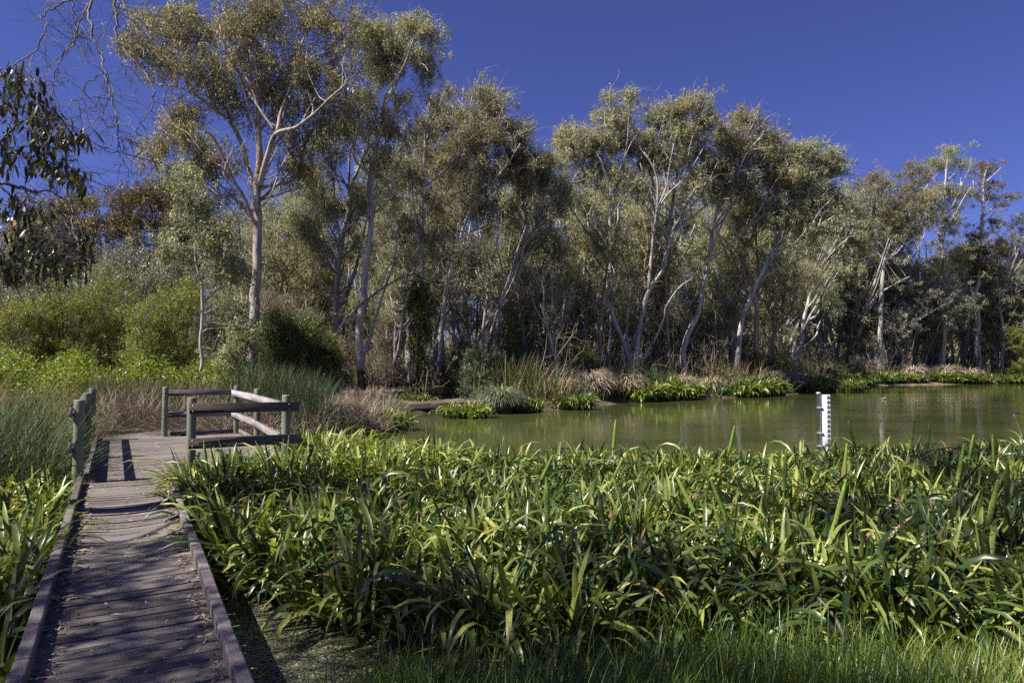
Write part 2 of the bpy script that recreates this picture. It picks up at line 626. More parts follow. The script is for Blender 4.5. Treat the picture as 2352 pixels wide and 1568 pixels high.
M_DEAD = leafmat('dead_sedge_stems', [(0, (0.072, 0.0518, 0.0353)), (0.4, (0.171, 0.1339, 0.0966)), (0.8, (0.306, 0.2506, 0.189)), (1, (0.414, 0.3456, 0.2688))], 0.7, 0.15, tcol=(1, 1, 1))
M_TUSS = leafmat('tussock_stems', [(0, (0.1288, 0.1006, 0.0707)), (0.5, (0.4293, 0.3465, 0.2541)), (1, (0.8585, 0.7155, 0.5304))], 0.7, 0.15, tcol=(1, 1, 1))
M_TUSSG = leafmat('green_tussock_stems', [(0, (0.07, 0.098, 0.052)), (0.5, (0.168, 0.203, 0.117)), (1, (0.364, 0.364, 0.208))], 0.6, 0.15)
M_LITTER = leafmat('dry_fallen_leaves', [(0, (0.14, 0.085, 0.055)), (0.5, (0.32, 0.22, 0.16)), (1, (0.55, 0.45, 0.36))], 0.6, 0.1, tcol=(1, 1, 1))
M_SCUM = leafmat('pond_scum', [(0, (0.0648, 0.0588, 0.0378)), (0.5, (0.1404, 0.1352, 0.0918)), (0.8, (0.216, 0.2117, 0.1512)), (0.9, (0.1512, 0.2234, 0.054)), (1, (0.432, 0.4469, 0.3672))], 0.3, 0.0, tcol=(1, 1, 1))
# bark
B_PALE = barkmat('pale_smooth_bark', (0.42, 0.40, 0.37), (0.27, 0.235, 0.2), (0.085, 0.052, 0.034))
B_WARM = barkmat('warm_streaked_bark', (0.36, 0.325, 0.28), (0.22, 0.175, 0.135), (0.085, 0.05, 0.033))
B_GREY = barkmat('grey_bark', (0.25, 0.235, 0.215), (0.155, 0.135, 0.115), (0.045, 0.034, 0.027))
B_DARK = barkmat('dark_fissured_bark', (0.085, 0.06, 0.045), (0.05, 0.034, 0.026), (0.024, 0.017, 0.013))
B_ORANGE = barkmat('orange_tan_bark', (0.34, 0.27, 0.20), (0.24, 0.16, 0.10), (0.10, 0.055, 0.03))
B_TWIG = barkmat('grey_twig_bark', (0.2, 0.175, 0.165), (0.13, 0.11, 0.1), (0.06, 0.048, 0.043), scale=14)

# ------------------------------------------------------------------ ground
def groundmat():
    m, t, out = newmat('leaf_strewn_soil')
    geo = t.nodes.new('ShaderNodeNewGeometry')
    nz = t.nodes.new('ShaderNodeTexNoise')
    nz.inputs['Scale'].default_value = 9
    nz.inputs['Detail'].default_value = 8
    nz.inputs['Roughness'].default_value = 0.75
    t.links.new(geo.outputs['Position'], nz.inputs['Vector'])
    n2 = t.nodes.new('ShaderNodeTexNoise')
    n2.inputs['Scale'].default_value = 0.35
    n2.inputs['Detail'].default_value = 4
    t.links.new(geo.outputs['Position'], n2.inputs['Vector'])
    c1 = ramp(t, [(0.35, (0.05, 0.036, 0.024)), (0.5, (0.15, 0.105, 0.065)), (0.7, (0.36, 0.26, 0.16))], nz.outputs['Fac'])
    c2 = ramp(t, [(0.35, (0.03, 0.026, 0.018)), (0.65, (0.09, 0.08, 0.04))], nz.outputs['Fac'])
    f = ramp(t, [(0.42, (0, 0, 0)), (0.6, (1, 1, 1))], n2.outputs['Fac'])
    mx = t.nodes.new('ShaderNodeMix')
    mx.data_type = 'RGBA'
    t.links.new(f, mx.inputs['Factor'])
    t.links.new(c1, mx.inputs['A'])
    t.links.new(c2, mx.inputs['B'])
    p = t.nodes.new('ShaderNodeBsdfPrincipled')
    p.inputs['Roughness'].default_value = 0.9
    t.links.new(mx.outputs['Result'], p.inputs['Base Color'])
    b = t.nodes.new('ShaderNodeBump')
    b.inputs['Distance'].default_value = 0.05
    t.links.new(nz.outputs['Fac'], b.inputs['Height'])
    t.links.new(b.outputs[0], p.inputs['Normal'])
    t.links.new(p.outputs[0], out.inputs['Surface'])
    return m


def axis(lo, hi, c, fine, grow):
    a = [c]
    st = fine
    while a[-1] < hi:
        a.append(a[-1] + st)
        st *= grow
    b = [c]
    st = fine
    while b[-1] > lo:
        b.append(b[-1] - st)
        st *= grow
    return np.array(sorted(set(a + b)))


gx = axis(-1500, 1500, 0, 0.3, 1.022)
gy = axis(-1500, 1500, 12, 0.3, 1.018)
XX, YY = np.meshgrid(gx, gy)
ZZ = H(XX, YY)
g = Geo()
nx, ny = len(gx), len(gy)
I = np.arange(nx * ny).reshape(ny, nx)
q = np.stack((I[:-1, :-1], I[:-1, 1:], I[1:, 1:], I[1:, :-1]), -1).reshape(-1, 4)
g.add(np.stack((XX, YY, ZZ), -1).reshape(-1, 3), q)
tag(g.obj('ground', groundmat()), 'leaf-strewn brown soil of the lake banks and wood floor', None, None, 'structure')


# ------------------------------------------------------------------ water
def watermat():
    m, t, out = newmat('murky_green_water')
    geo = t.nodes.new('ShaderNodeNewGeometry')
    mp = t.nodes.new('ShaderNodeMapping')
    mp.inputs['Scale'].default_value = (1.0, 2.2, 1)
    t.links.new(geo.outputs['Position'], mp.inputs['Vector'])
    n1 = t.nodes.new('ShaderNodeTexNoise')
    n1.inputs['Scale'].default_value = 2.6
    n1.inputs['Detail'].default_value = 3
    t.links.new(mp.outputs[0], n1.inputs['Vector'])
    n2 = t.nodes.new('ShaderNodeTexNoise')
    n2.inputs['Scale'].default_value = 0.25
    n2.inputs['Detail'].default_value = 3
    t.links.new(geo.outputs['Position'], n2.inputs['Vector'])
    col = ramp(t, [(0.3, (0.046, 0.054, 0.018)), (0.7, (0.075, 0.083, 0.028))], n2.outputs['Fac'])
    p = t.nodes.new('ShaderNodeBsdfPrincipled')
    t.links.new(col, p.inputs['Base Color'])
    p.inputs['Roughness'].default_value = 0.03
    p.inputs['IOR'].default_value = 1.33
    p.inputs['Specular IOR Level'].default_value = 0.5
    st = ramp(t, [(0.35, (0.25,) * 3), (0.65, (1,) * 3)], n2.outputs['Fac'])
    b = t.nodes.new('ShaderNodeBump')
    b.inputs['Distance'].default_value = 0.007
    t.links.new(st, b.inputs['Strength'])
    t.links.new(n1.outputs['Fac'], b.inputs['Height'])
    t.links.new(b.outputs[0], p.inputs['Normal'])
    t.links.new(p.outputs[0], out.inputs['Surface'])
    return m


g = Geo()
wx = np.linspace(-16, 140, 80)
wy = np.linspace(1.0, 100, 60)
XX, YY = np.meshgrid(wx, wy)
I = np.arange(XX.size).reshape(XX.shape)
q = np.stack((I[:-1, :-1], I[:-1, 1:], I[1:, 1:], I[1:, :-1]), -1).reshape(-1, 4)
g.add(np.stack((XX, YY, np.full(XX.shape, WATER)), -1).reshape(-1, 3), q)
tag(g.obj('water', watermat()), 'murky olive-green lake water with faint ripples', None, None, 'structure')

# ------------------------------------------------------------------ boardwalk
UU = np.array((-0.502, 0.865, 0.0))
UU /= np.linalg.norm(UU)
VV = np.array((UU[1], -UU[0], 0.0))
R0 = np.array((-1.44, 3.58, 0.0))
UP = np.array((0, 0, 1.0))


def ST(s, t, z=0.0):
    return R0 + UU * s + VV * t + UP * z


def tr(s):
    """right edge of the narrow part of the walk"""
    return 0.0 + 0.019 * max(s, -1)


def sag(s, t):
    """the old planks dip between the bearers"""
    return -0.07 * np.exp(-((s - 4.6) / 1.7) ** 2) * (0.35 + 0.65 * math.sin(math.pi * min(max((t + 0.95) / 1.05, 0), 1))) - 0.02 * np.exp(-((s - 1.2) / 0.8) ** 2)


rng = np.random.default_rng(5)
M_DECK = woodmat('weathered_decking', (0.088, 0.073, 0.065), (0.155, 0.134, 0.122), (0.225, 0.198, 0.18), along=VV, scale=46, bump=0.5, blotch=1.1)
M_KERB = woodmat('weathered_kerb_timber', (0.075, 0.062, 0.056), (0.14, 0.118, 0.11), (0.22, 0.19, 0.178), along=UU, scale=36, bump=0.5)
M_RAILA = woodmat('weathered_rail_timber_lit', (0.15, 0.125, 0.125), (0.27, 0.235, 0.235), (0.42, 0.38, 0.38), along=UU, scale=36, bump=0.5)  # paler copy: sunlight on the lookout's side rails is put into the colour
M_RAILB = woodmat('dark_deck_shaded_rail_timber', (0.07, 0.052, 0.043), (0.13, 0.10, 0.085), (0.22, 0.18, 0.155), along=VV, scale=36, bump=0.5)  # shade of the front rails put into the colour; also the dark far deck
M_RAILC = woodmat('weathered_cross_rail_timber_shaded', (0.10, 0.08, 0.075), (0.19, 0.155, 0.15), (0.3, 0.26, 0.25), along=VV, scale=36, bump=0.5)  # back rails facing away from the sun: their partial shade is in the colour
M_POST = woodmat('green_treated_pine', (0.075, 0.085, 0.058), (0.15, 0.168, 0.12), (0.25, 0.27, 0.20), along=(0, 0, 1), scale=40, bump=0.5, blotch=2.5)
M_BOLT = plain('galvanised_bolt', (0.42, 0.42, 0.42), 0.35, 0.9, 0.2)


def plank_row(g, s, t0, t1, w, z=0.0, nseg=6, tone=0.0, skew=0.0, du=UU, dv=VV, org=None):
    """one deck board, bent by the sag of the walk, with fine grooves"""
    ridges = np.array([-.5, -.485, -.41, -.33, -.25, -.17, -.09, -.01, .07, .15, .23, .31, .39, .485, .5]) * w
    hz = np.array([-.028, 0, -.004, 0, -.004, 0, -.004, 0, -.004, 0, -.004, 0, -.004, 0, -.028])
    V = []
    ts = np.linspace(t0, t1, nseg + 1)
    o = R0 if org is None else org
    for t in ts:
        for r, h in zip(ridges, hz):
            ss = s + r + skew * (t - t0)
            V.append(o + du * ss + dv * t + UP * (z + h + (sag(s, t) if org is None else 0)))
    n = len(ridges)
    I = np.arange(len(V)).reshape(nseg + 1, n)
    q = np.stack((I[:-1, :-1], I[:-1, 1:], I[1:, 1:], I[1:, :-1]), -1).reshape(-1, 4)
    g.add(V, q, tone)


def kerb_run(g, pts, hw=0.05, hh=0.05, z=0.09, tone=0.0):
    for a, b in zip(pts[:-1], pts[1:]):
        a = np.asarray(a, float); b = np.asarray(b, float)
        d = b - a
        L = np.linalg.norm(d)
        u = d / L
        s_ = np.cross(UP, u)
        box(g, (a + b) / 2 + UP * z, u * (L / 2 - 0.004), s_ * hw, UP * hh, rng.uniform(-0.6, 0.6))


bw = empty('boardwalk', ST(0, -0.45, 0), 'weathered grey timber boardwalk curving from the front to the railed lookout', 'boardwalk')
ORG = np.array(bw.location)
g = Geo()
s = -4.0
pitch = 0.142
while s < 7.55:
    plank_row(g, s, -0.95, tr(s) + 0.05, 0.136, nseg=10, tone=rng.uniform(-0.28, 0.28), skew=rng.normal(0, 0.005), z=rng.normal(0, 0.0018))
    s += pitch + abs(rng.normal(0, 0.003)) + (0.007 if rng.random() < 0.2 else 0)
while s < 14.75:
    plank_row(g, s, -0.98, 2.2, 0.136, nseg=10, tone=rng.uniform(-0.25, 0.25), skew=rng.normal(0, 0.002), z=rng.normal(0, 0.002))
    s += pitch + abs(rng.normal(0, 0.002))
# the walk turns to the right behind the lookout
K0 = ST(14.85, -0.98)
U2 = np.array((0.13, 0.99, 0.0)); U2 /= np.linalg.norm(U2)
V2 = np.array((U2[1], -U2[0], 0.0))
# wedge boards
for i in range(9):
    a = i / 9
    d = UU * (1 - a) + U2 * a
    d /= np.linalg.norm(d)
    dv = np.array((d[1], -d[0], 0))
    plank_row(g, 0.02 + 0.02 * i, 0, 1.55 + 0.0 * i, 0.088, tone=rng.uniform(-0.7, 0.7), du=d, dv=dv, org=K0 + UP * (0.0008 * i))
s = 0.25
while s < 6:
    plank_row(g, s, 0, 1.3, 0.136, tone=rng.uniform(-0.7, 0.7), du=U2, dv=V2, org=K0)
    s += pitch
g.obj('decking', M_DECK, bw, ORG, flat=True)
# bearers and stringers under the boards
g = Geo()
for t in (-0.85, 0.0):
    box(g, ST(5.3, t, -0.20), UU * 9.3, VV * 0.035, UP * 0.08)
for t in (0.95, 2.05):
    box(g, ST(11.2, t, -0.13), UU * 3.5, VV * 0.035, UP * 0.08)
g.obj('bearer', M_KERB, bw, ORG)
# kerbs
for side, t, s0, s1 in ((0, -0.95, -4, 7.8), (0, -0.885, 8.0, 14.8), (1, None, -4, 7.5)):
    g = Geo()
    s = s0
    Lk = 0.0
    while s < s1 - 0.05:
        Lk = min(2.35, s1 - s)
        tn = rng.uniform(-0.5, 0.6)
        dz = rng.uniform(-0.006, 0.006)
        dt = rng.uniform(-0.006, 0.006)
        bent_box(g, [ST(a, (tr(a) + 0.04 if t is None else t) + dt, 0.07 + dz + sag(a, t or 0)) for a in np.linspace(s + 0.004, s + Lk - 0.004, 9)], VV, 0.038, 0.042, tn)
        # packer block below the joint
        tq = tr(s) + 0.055 if t is None else t
        box(g, ST(s + 0.12, tq, 0.004 + sag(s, tq)), UU * 0.1, VV * 0.04, UP * 0.026, 0)
        s += Lk
    g.obj('kerb', M_KERB, bw, ORG, flat=True)
g = Geo()
kp = [K0 + UU * 0.0, K0 + UU * 0.35 + V2 * 0.03, K0 + UU * 0.45 + U2 * 0.9, K0 + UU * 0.45 + U2 * 5]
kerb_run(g, [p + UP * 0.0 for p in kp], hw=0.045, hh=0.045, z=0.07)
kerb_run(g, [ST(14.83, 0.62), ST(14.83, 2.1)], hw=0.045, hh=0.045, z=0.055)
kerb_run(g, [ST(14.7, 2.22), ST(8.1, 2.06)], hw=0.045, hh=0.045, z=0.055)
g.obj('kerb', M_KERB, bw, ORG)
# stumps that carry the walk
for s, t in ((3.6, 0.2), (3.6, -1.1), (10.0, 2.36)):
    g = Geo()
    a = ST(s, t, 0)
    tube(g, [a + UP * -1.3, a + UP * -0.10, a + UP * -0.09], [0.07, 0.068, 0.06], 14, 0)
    g.obj('pile', M_POST, bw, ORG)

# second length of the walk by the far inlet
a0 = P(898, 935, 31.0); a0[2] = 0.0
a0 = np.array((-5.8, 31.0, 0.0)); b0 = np.array((-0.9, 35.2, 0.0))
du = (b0 - a0) / np.linalg.norm(b0 - a0)
dv = np.array((du[1], -du[0], 0))
b2 = empty('boardwalk', a0, 'dark low boardwalk deck at the far inlet, half hidden by strap-leaved plants', 'boardwalk')
g = Geo()
L = np.linalg.norm(b0 - a0)
for i in range(int(L / 0.1)):
    plank_row(g, i * 0.1, -0.6, 0.6, 0.094, tone=rng.uniform(-1, 0.3), du=du, dv=dv, org=a0)
g.obj('decking', M_RAILB, b2, a0)
g = Geo()
box(g, (a0 + b0) / 2 + dv * 0.64 + UP * -0.16, du * L / 2, dv * 0.03, UP * 0.13)
box(g, (a0 + b0) / 2 - dv * 0.64 + UP * -0.16, du * L / 2, dv * 0.03, UP * 0.13)
g.obj('bearer', M_RAILB, b2, a0)
for k in (0.05, 0.35, 0.68, 0.95):
    g = Geo()
    c = a0 + du * L * k + dv * 0.5
    tube(g, [c + UP * -1.2, c + UP * -0.05], [0.09, 0.085], 10)
    g.obj('pile', M_POST, b2, a0)


# ------------------------------------------------------------------ railings
def post(parent, s, t, h, r, org, lean=(0, 0)):
    g = Geo()
    a = ST(s, t, 0)
    top = a + UP * h + np.array((lean[0], lean[1], 0))
    ptz = np.array([-1.1, -0.3, 0.0, 0.3, 0.6, 0.9, h - 0.012, h])
    pts = [a + (top - a) * (z / h) for z in ptz]
    tube(g, pts, [r * 1.03, r * 1.02, r * 1.01, r, r * 0.995, r * 0.99, r * 0.985, r * 0.93], 20, rng.uniform(-0.3, 0.3))
    o = g.obj('post', M_POST, parent, org)
    return o


def rail(parent, a, b, hh, thick, mat, org, nrm, bolts=(), name='rail'):
    g = Geo()
    d = (b - a)
    L = np.linalg.norm(d)
    u = d / L
    n = np.asarray(nrm, float)
    box(g, (a + b) / 2, u * L / 2, n * thick / 2, UP * hh, rng.uniform(-0.3, 0.3))
    o = g.obj(name, mat, parent, org)
    for (k, face) in bolts:
        for dz in (-0.04, 0.04):
            g2 = Geo()
            c = a + d * k + UP * dz + n * face * (thick / 2)
            tube(g2, [c - n * face * 0.01, c + n * face * 0.012], [0.013, 0.012], 8)
            g2.obj('bolt', M_BOLT, o, org)
    return o


fr1 = empty('railing', ST(7.9, -1.06, 0), 'timber railing with three green posts on the left edge of the boardwalk', 'railing', 'timber railings of the boardwalk')
o1 = np.array(fr1.location)
for s in (7.9, 10.95, 14.45):
    post(fr1, s, -0.995, 1.19, 0.072, o1, lean=(rng.normal(0, .008), rng.normal(0, .008)))
for z in (1.02, 0.52):
    rail(fr1, ST(7.80, -0.995 - 0.072 - 0.024, z), ST(14.55, -0.995 - 0.072 - 0.024, z), 0.072, 0.05, M_RAILA, o1, -VV)
fr2 = empty('railing', ST(11, 1.3, 0), 'five-post timber railing round the lookout, its front rails coloured dark brown for shade', 'railing', 'timber railings of the boardwalk')
o2 = np.array(fr2.location)
PS = {1: (14.7, 0.50), 2: (14.75, 2.12), 3: (11.75, 2.12), 4: (8.0, 1.93), 5: (7.70, 0.47)}
for k, (s, t) in PS.items():
    post(fr2, s, t, 1.2, 0.068, o2, lean=(rng.normal(0, .01), rng.normal(0, .01)))
for z in (1.03, 0.50):
    # front: outside of the posts, facing the camera
    rail(fr2, ST(7.62 - 0.07, 0.42, z + 0.01), ST(7.90 - 0.05, 2.11, z - 0.02), 0.078, 0.05, M_RAILB, o2, -UU, bolts=((0.03, 1), (0.9, 1)))
    # back
    rail(fr2, ST(14.79, 0.5, z + 0.02), ST(14.84, 2.12, z), 0.07, 0.045, M_RAILC, o2, -UU)
    # right side, inside of the posts
    rail(fr2, ST(14.75, 2.025, z), ST(11.77, 2.025, z), 0.07, 0.045, M_RAILA, o2, -VV)
    rail(fr2, ST(11.74, 2.025, z), ST(8.05, 1.845, z), 0.07, 0.045, M_RAILA, o2, -VV)
# bolts on the posts
for k in (1, 2):
    s, t = PS[k]
    for z in (1.06, 0.98, 0.55, 0.47):
        g = Geo()
        c = ST(s - 0.064, t - 0.02, z)
        tube(g, [c + UU * 0.01, c - UU * 0.012], [0.013, 0.012], 8)
        g.obj('bolt', M_BOLT, fr2, o2)

# ------------------------------------------------------------------ fallen leaves on the deck
rng = np.random.default_rng(11)
g = Geo()
n = 2600
s_ = rng.uniform(-1, 14, n)
e = rng.random(n)
t_ = np.where(e < 0.42, 0.0 + 0.019 * s_ - np.abs(rng.normal(0, 0.07, n)), np.where(e < 0.75, -0.89 + np.abs(rng.normal(0, 0.06, n)), rng.uniform(-0.9, 0.05, n)))
keep = (s_ < 7.5) | (t_ < -0.75) | (rng.random(n) < 0.35)
s_, t_ = s_[keep], t_[keep]
pos = np.array([ST(a, b, 0.006 + sag(a, b)) for a, b in zip(s_, t_)])
pos[:, 2] += rng.uniform(0, 0.012, len(pos))
n = len(pos)
L_ = rng.uniform(0.02, 0.09, n)
dirv = rng.uniform(0, 2 * math.pi, n)
d = np.stack((np.cos(dirv), np.sin(dirv), rng.normal(0, 0.12, n)), -1)
sv = np.stack((-np.sin(dirv), np.cos(dirv), rng.normal(0, 0.3, n)), -1)
w_ = L_ * rng.uniform(0.06, 0.13, n)
V = np.stack((pos, pos + d * L_[:, None] * .5 + sv * w_[:, None] + UP * 0.004, pos + d * L_[:, None], pos + d * L_[:, None] * .5 - sv * w_[:, None]), 1)
g.add(V.reshape(-1, 3), np.arange(n * 4).reshape(n, 4), np.repeat(rng.random(n), 4))
tag(g.obj('fallen_leaves', M_LITTER), 'dry pale gum leaves scattered along the boardwalk kerbs', None, None, 'stuff')

# ------------------------------------------------------------------ water gauge
M_WHITE = plain('white_enamel', (0.78, 0.78, 0.8), 0.35, 0, 0.05)
M_BLACK = plain('black_paint', (0.015, 0.015, 0.018), 0.5)
M_GPIPE = plain('galvanised_pipe', (0.42, 0.43, 0.45), 0.4, 0.35, 0.15, 6)
gd = 15.5
gb = P(1888, 1046, gd)
gauge = empty('water_gauge', (gb[0], gd, WATER), 'white depth gauge board with black graduations on a grey pole in the lake', 'water gauge')
go = np.array(gauge.location)
g = Geo()
px = P(1880.5, 900, gd)
tube(g, [(px[0], gd, WATER - 0.9), (px[0], gd, px[2] - 0.05), (px[0], gd, px[2] - 0.045), (px[0], gd, px[2] - 0.015), (px[0], gd, px[2])],
     [0.042, 0.042, 0.052, 0.052, 0.03], 18)
g.obj('pole', M_GPIPE, gauge, go)
bx0, bx1 = P(1887, 900, gd)[0], P(1904.5, 900, gd)[0]
zt, zb = P(1890, 906, gd)[2], WATER - 0.3
g = Geo()
box(g, ((bx0 + bx1) / 2, gd, (zt + zb) / 2), ((bx1 - bx0) / 2, 0.012, 0), (0, 0.012, 0), (0, 0, (zt - zb) / 2))
g.obj('gauge_board', M_WHITE, gauge, go)
z = zt - 0.02
bw_ = bx1 - bx0
while z > WATER + 0.05:
    fy = gd - 0.0165
    # an E-shaped block per decimetre near the right edge of the board
    g = Geo()
    x1 = bx1 - bw_ * 0.12
    box(g, (x1 - bw_ * 0.05, fy, z - 0.028), (bw_ * 0.05, 0, 0), (0, 0.002, 0), (0, 0, 0.033))
    for dz, l in ((0.003, 0.07), (0.03, 0.07), (0.057, 0.12)):
        box(g, (x1 - bw_ * (0.1 + l) - 0.0004, fy, z - dz), (bw_ * l, 0, 0), (0, 0.0024, 0), (0, 0, 0.007))
    g.obj('graduation_mark', M_BLACK, gauge, go)
    z -= 0.107
for zz in (P(0, 936, gd)[2], P(0, 994, gd)[2], P(0, 1024, gd)[2]):
    g = Geo()
    box(g, ((px[0] + bx0) / 2 - 0.012, gd - 0.0, zz), (0.062, 0.0, 0), (0, 0.056, 0), (0, 0, 0.016))
    g.obj('bracket', M_GPIPE, gauge, go)


# ------------------------------------------------------------------ trees
def build_tree(name, label, cat, base, stems, blobs, ncl, leaf, bark, foliage, seed, group=None, cl_r=0.55, lpc=110, sides=8,
               twig_r=0.024, dead=0.25, foot=0.0, hang=1.0, top_bias=0.25, spread=0.7, tone_up=True, sub=True, stem_tone=0.0, lift=0.10, cmul=1.75, limbs=0, limb_k=1.0):
    """stems: list of (points (n,3), radius0, radius1); blobs: list of (centre(3), radii(3), weight)"""
    rng = np.random.default_rng(seed)
    base = np.asarray(base, float)
    g = Geo()
    nodes = []
    nr = []
    for i, (pts, r0, r1) in enumerate(stems):
        pts = np.asarray(pts, float)
        p = catmull(pts, 4)
        n = len(p)
        t = np.linspace(0, 1, n)
        r = r0 * (1 - t) + r1 * t
        p[1:-1] += rng.normal(0, 1, (n - 2, 3)) * r[1:-1, None] * 0.08
        hgt = p[:, 2] - base[2]
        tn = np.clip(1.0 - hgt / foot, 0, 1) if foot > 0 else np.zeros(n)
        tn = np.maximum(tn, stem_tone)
        if i == 0 or (p[0][2] - base[2]) < 0.6:
            r = r.copy()
            r[:2] *= np.array((1.2, 1.06))
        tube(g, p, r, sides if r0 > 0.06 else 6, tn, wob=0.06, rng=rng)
        nodes.append(p)
        nr.append(r)
    if limbs:
        base_nodes = np.concatenate(nodes)
        base_r = np.concatenate(nr)
        used_ = np.zeros(len(base_r))
        for _ in range(limbs):
            b = blobs[rng.integers(0, len(blobs))]
            tgt = np.asarray(b[0]) + rng.normal(0, 0.4, 3) * np.asarray(b[1]) + np.array((0, -0.6, 0.2))
            v = tgt - base_nodes
            hgt = np.linalg.norm(v[:, :2], axis=1)
            cost = np.abs(v[:, 2] - 1.3 * hgt - 0.8) + 0.35 * hgt + np.where(v[:, 2] < 0.5, 50, 0) + np.where(base_r < 0.035 * limb_k, 3, 0) + used_ * 2.5
            j = int(np.argmin(cost))
            a = base_nodes[j]
            vv = tgt - a
            L0 = np.linalg.norm(vv)
            if v[j, 2] < 0.5 or L0 > 7 or np.linalg.norm(vv[:2]) > 1.3 * vv[2]:
                continue
            used_[max(0, j - 1):j + 2] += 1
            side = rng.normal(0, 0.06, (3, 3)) * L0
            p = catmull(np.array([a, a + vv * 0.3 + side[0] + np.array((0, 0, -0.03)) * L0, a + vv * 0.62 + side[1] * 0.8, tgt]), 4)
            r0 = min(base_r[j] * 0.6, 0.018 + 0.011 * L0) * limb_k
            tube(g, p, np.linspace(r0, r0 * 0.35, len(p)), 5, stem_tone, wob=0.05, rng=rng)
            nodes.append(p)
            nr.append(np.linspace(r0, r0 * 0.35, len(p)))
    nodes = np.concatenate(nodes)
    nr = np.concatenate(nr)
    wts = np.array([b[2] * b[1][0] * b[1][2] * (b[1][1] ** 0.5) for b in blobs], float)
    wts /= wts.sum()
    cc = []
    for b, w in zip(blobs, wts):
        k = max(3, int(round(ncl * cmul * w)))
        d = norm(rng.normal(0, 1, (k, 3)))
        r = rng.random(k) ** 0.4 * np.where(rng.random(k) < 0.2, 1.22, 1.0)
        d[:, 2] = np.where(rng.random(k) < top_bias, np.abs(d[:, 2]), d[:, 2])
        f = rng.random(k) < 0.3
        d = np.where(f[:, None], rng.normal(0, 0.75, (k, 3)), d)
        r = np.where(f, 1.0, r)
        cc.append(np.asarray(b[0]) + d * r[:, None] * np.asarray(b[1]))
    cc = np.concatenate(cc)
    # grow twigs from the skeleton out to each leaf cluster, nearest first
    dist = np.array([np.min(np.linalg.norm(nodes - c, axis=1)) for c in cc])
    order = np.argsort(dist)
    N = [nodes]
    allA, allB, allr = [], [], []
    P_ = nodes.copy()
    R_ = nr.copy()
    batch = max(6, len(order) // 14)
    for s in range(0, len(order), batch):
        ids = order[s:s + batch]
        newp, newr = [], []
        for c in cc[ids]:
            v = c - P_
            dd = np.linalg.norm(v, axis=1)
            cost = dd * (1.0 + 0.9 * np.clip(-(v[:, 2] / (dd + 1e-6)) + 0.15, 0, 2)) + 0.4 * np.clip(0.05 - R_, 0, 1) * 10
            j = int(np.argmin(cost))
            a = P_[j]
            r0 = min(R_[j] * 0.75, twig_r * (0.8 + 0.55 * dd[j]))
            allA.append(a); allB.append(c); allr.append(r0)
            for t in (0.35, 0.65, 0.9):
                q_ = a * (1 - t) + c * t
                q_ = q_ + UP * dd[j] * 0.1 * math.sin(math.pi * t)
                newp.append(q_)
                newr.append(r0 * (1 - t) + 0.35 * r0 * t)
        P_ = np.vstack((P_, np.array(newp)))
        R_ = np.concatenate((R_, np.array(newr)))
    A = np.array(allA); B = np.array(allB); r0 = np.array(allr)
    thin_tubes(g, A, B, r0, np.maximum(r0 * 0.35, twig_r * 0.25), rng, seg=5, sides=4, bow=0.07, lift=lift, tone=stem_tone)
    if sub:
        k = 3
        A2 = np.repeat(B, k, 0) - np.repeat((B - A) * 0.2, k, 0) * rng.random((len(B) * k, 1))
        B2 = A2 + rng.normal(0, 1, A2.shape) * cl_r * np.array((1, 1, 0.55)) + np.array((0, 0, 0.1)) * cl_r
        thin_tubes(g, A2, B2, np.full(len(A2), twig_r * 0.35), np.full(len(A2), twig_r * 0.15), rng, seg=3, sides=3, bow=0.1, lift=0.05, tone=stem_tone)
    nd = int(dead * len(B))
    if nd:
        A3 = P_[rng.integers(0, len(P_), nd)]
        B3 = A3 + norm(rng.normal(0, 1, (nd, 3)) + np.array((0, 0, 0.4))) * rng.uniform(0.6, 2.2, (nd, 1))
        thin_tubes(g, A3, B3, np.full(nd, twig_r * 0.7), np.full(nd, twig_r * 0.2), rng, seg=5, sides=3, bow=0.09, lift=0.0, tone=stem_tone)
    e = empty(name, base, label, cat, group)
    g.obj('trunk', bark, e, base)
    L, w = leaf
    cl_r = cl_r * 0.8
    k = np.maximum(10, (lpc * 1.15 * rng.uniform(0.35, 1.5, len(B))).astype(int))
    cid = np.repeat(np.arange(len(B)), k)
    ctone = rng.normal(0, 0.13, len(B))
    # leaves hang on strings below sub-centres, so clusters get a ragged lower edge
    m = 5
    subc = B[:, None] + rng.normal(0, 1, (len(B), m, 3)) * cl_r * np.array((0.62, 0.62, 0.38))
    sub_i = rng.integers(0, m, len(cid))
    pos = subc[cid, sub_i] + rng.normal(0, 1, (len(cid), 3)) * cl_r * np.array((0.17, 0.17, 0.2))
    pos[:, 2] -= rng.random(len(cid)) ** 2 * cl_r * 1.1 * hang
    tone = 0.5 + ctone[cid] + rng.normal(0, 0.17, len(cid))
    if len(foliage) == 1 or not isinstance(foliage, (list, tuple)):
        foliage = [foliage] if not isinstance(foliage, (list, tuple)) else foliage
    gl = Geo()
    leaves(gl, pos, rng, L, w, hang, np.clip(tone, 0, 1), spread)
    gl.obj('crown', foliage[0], e, base)
    return e


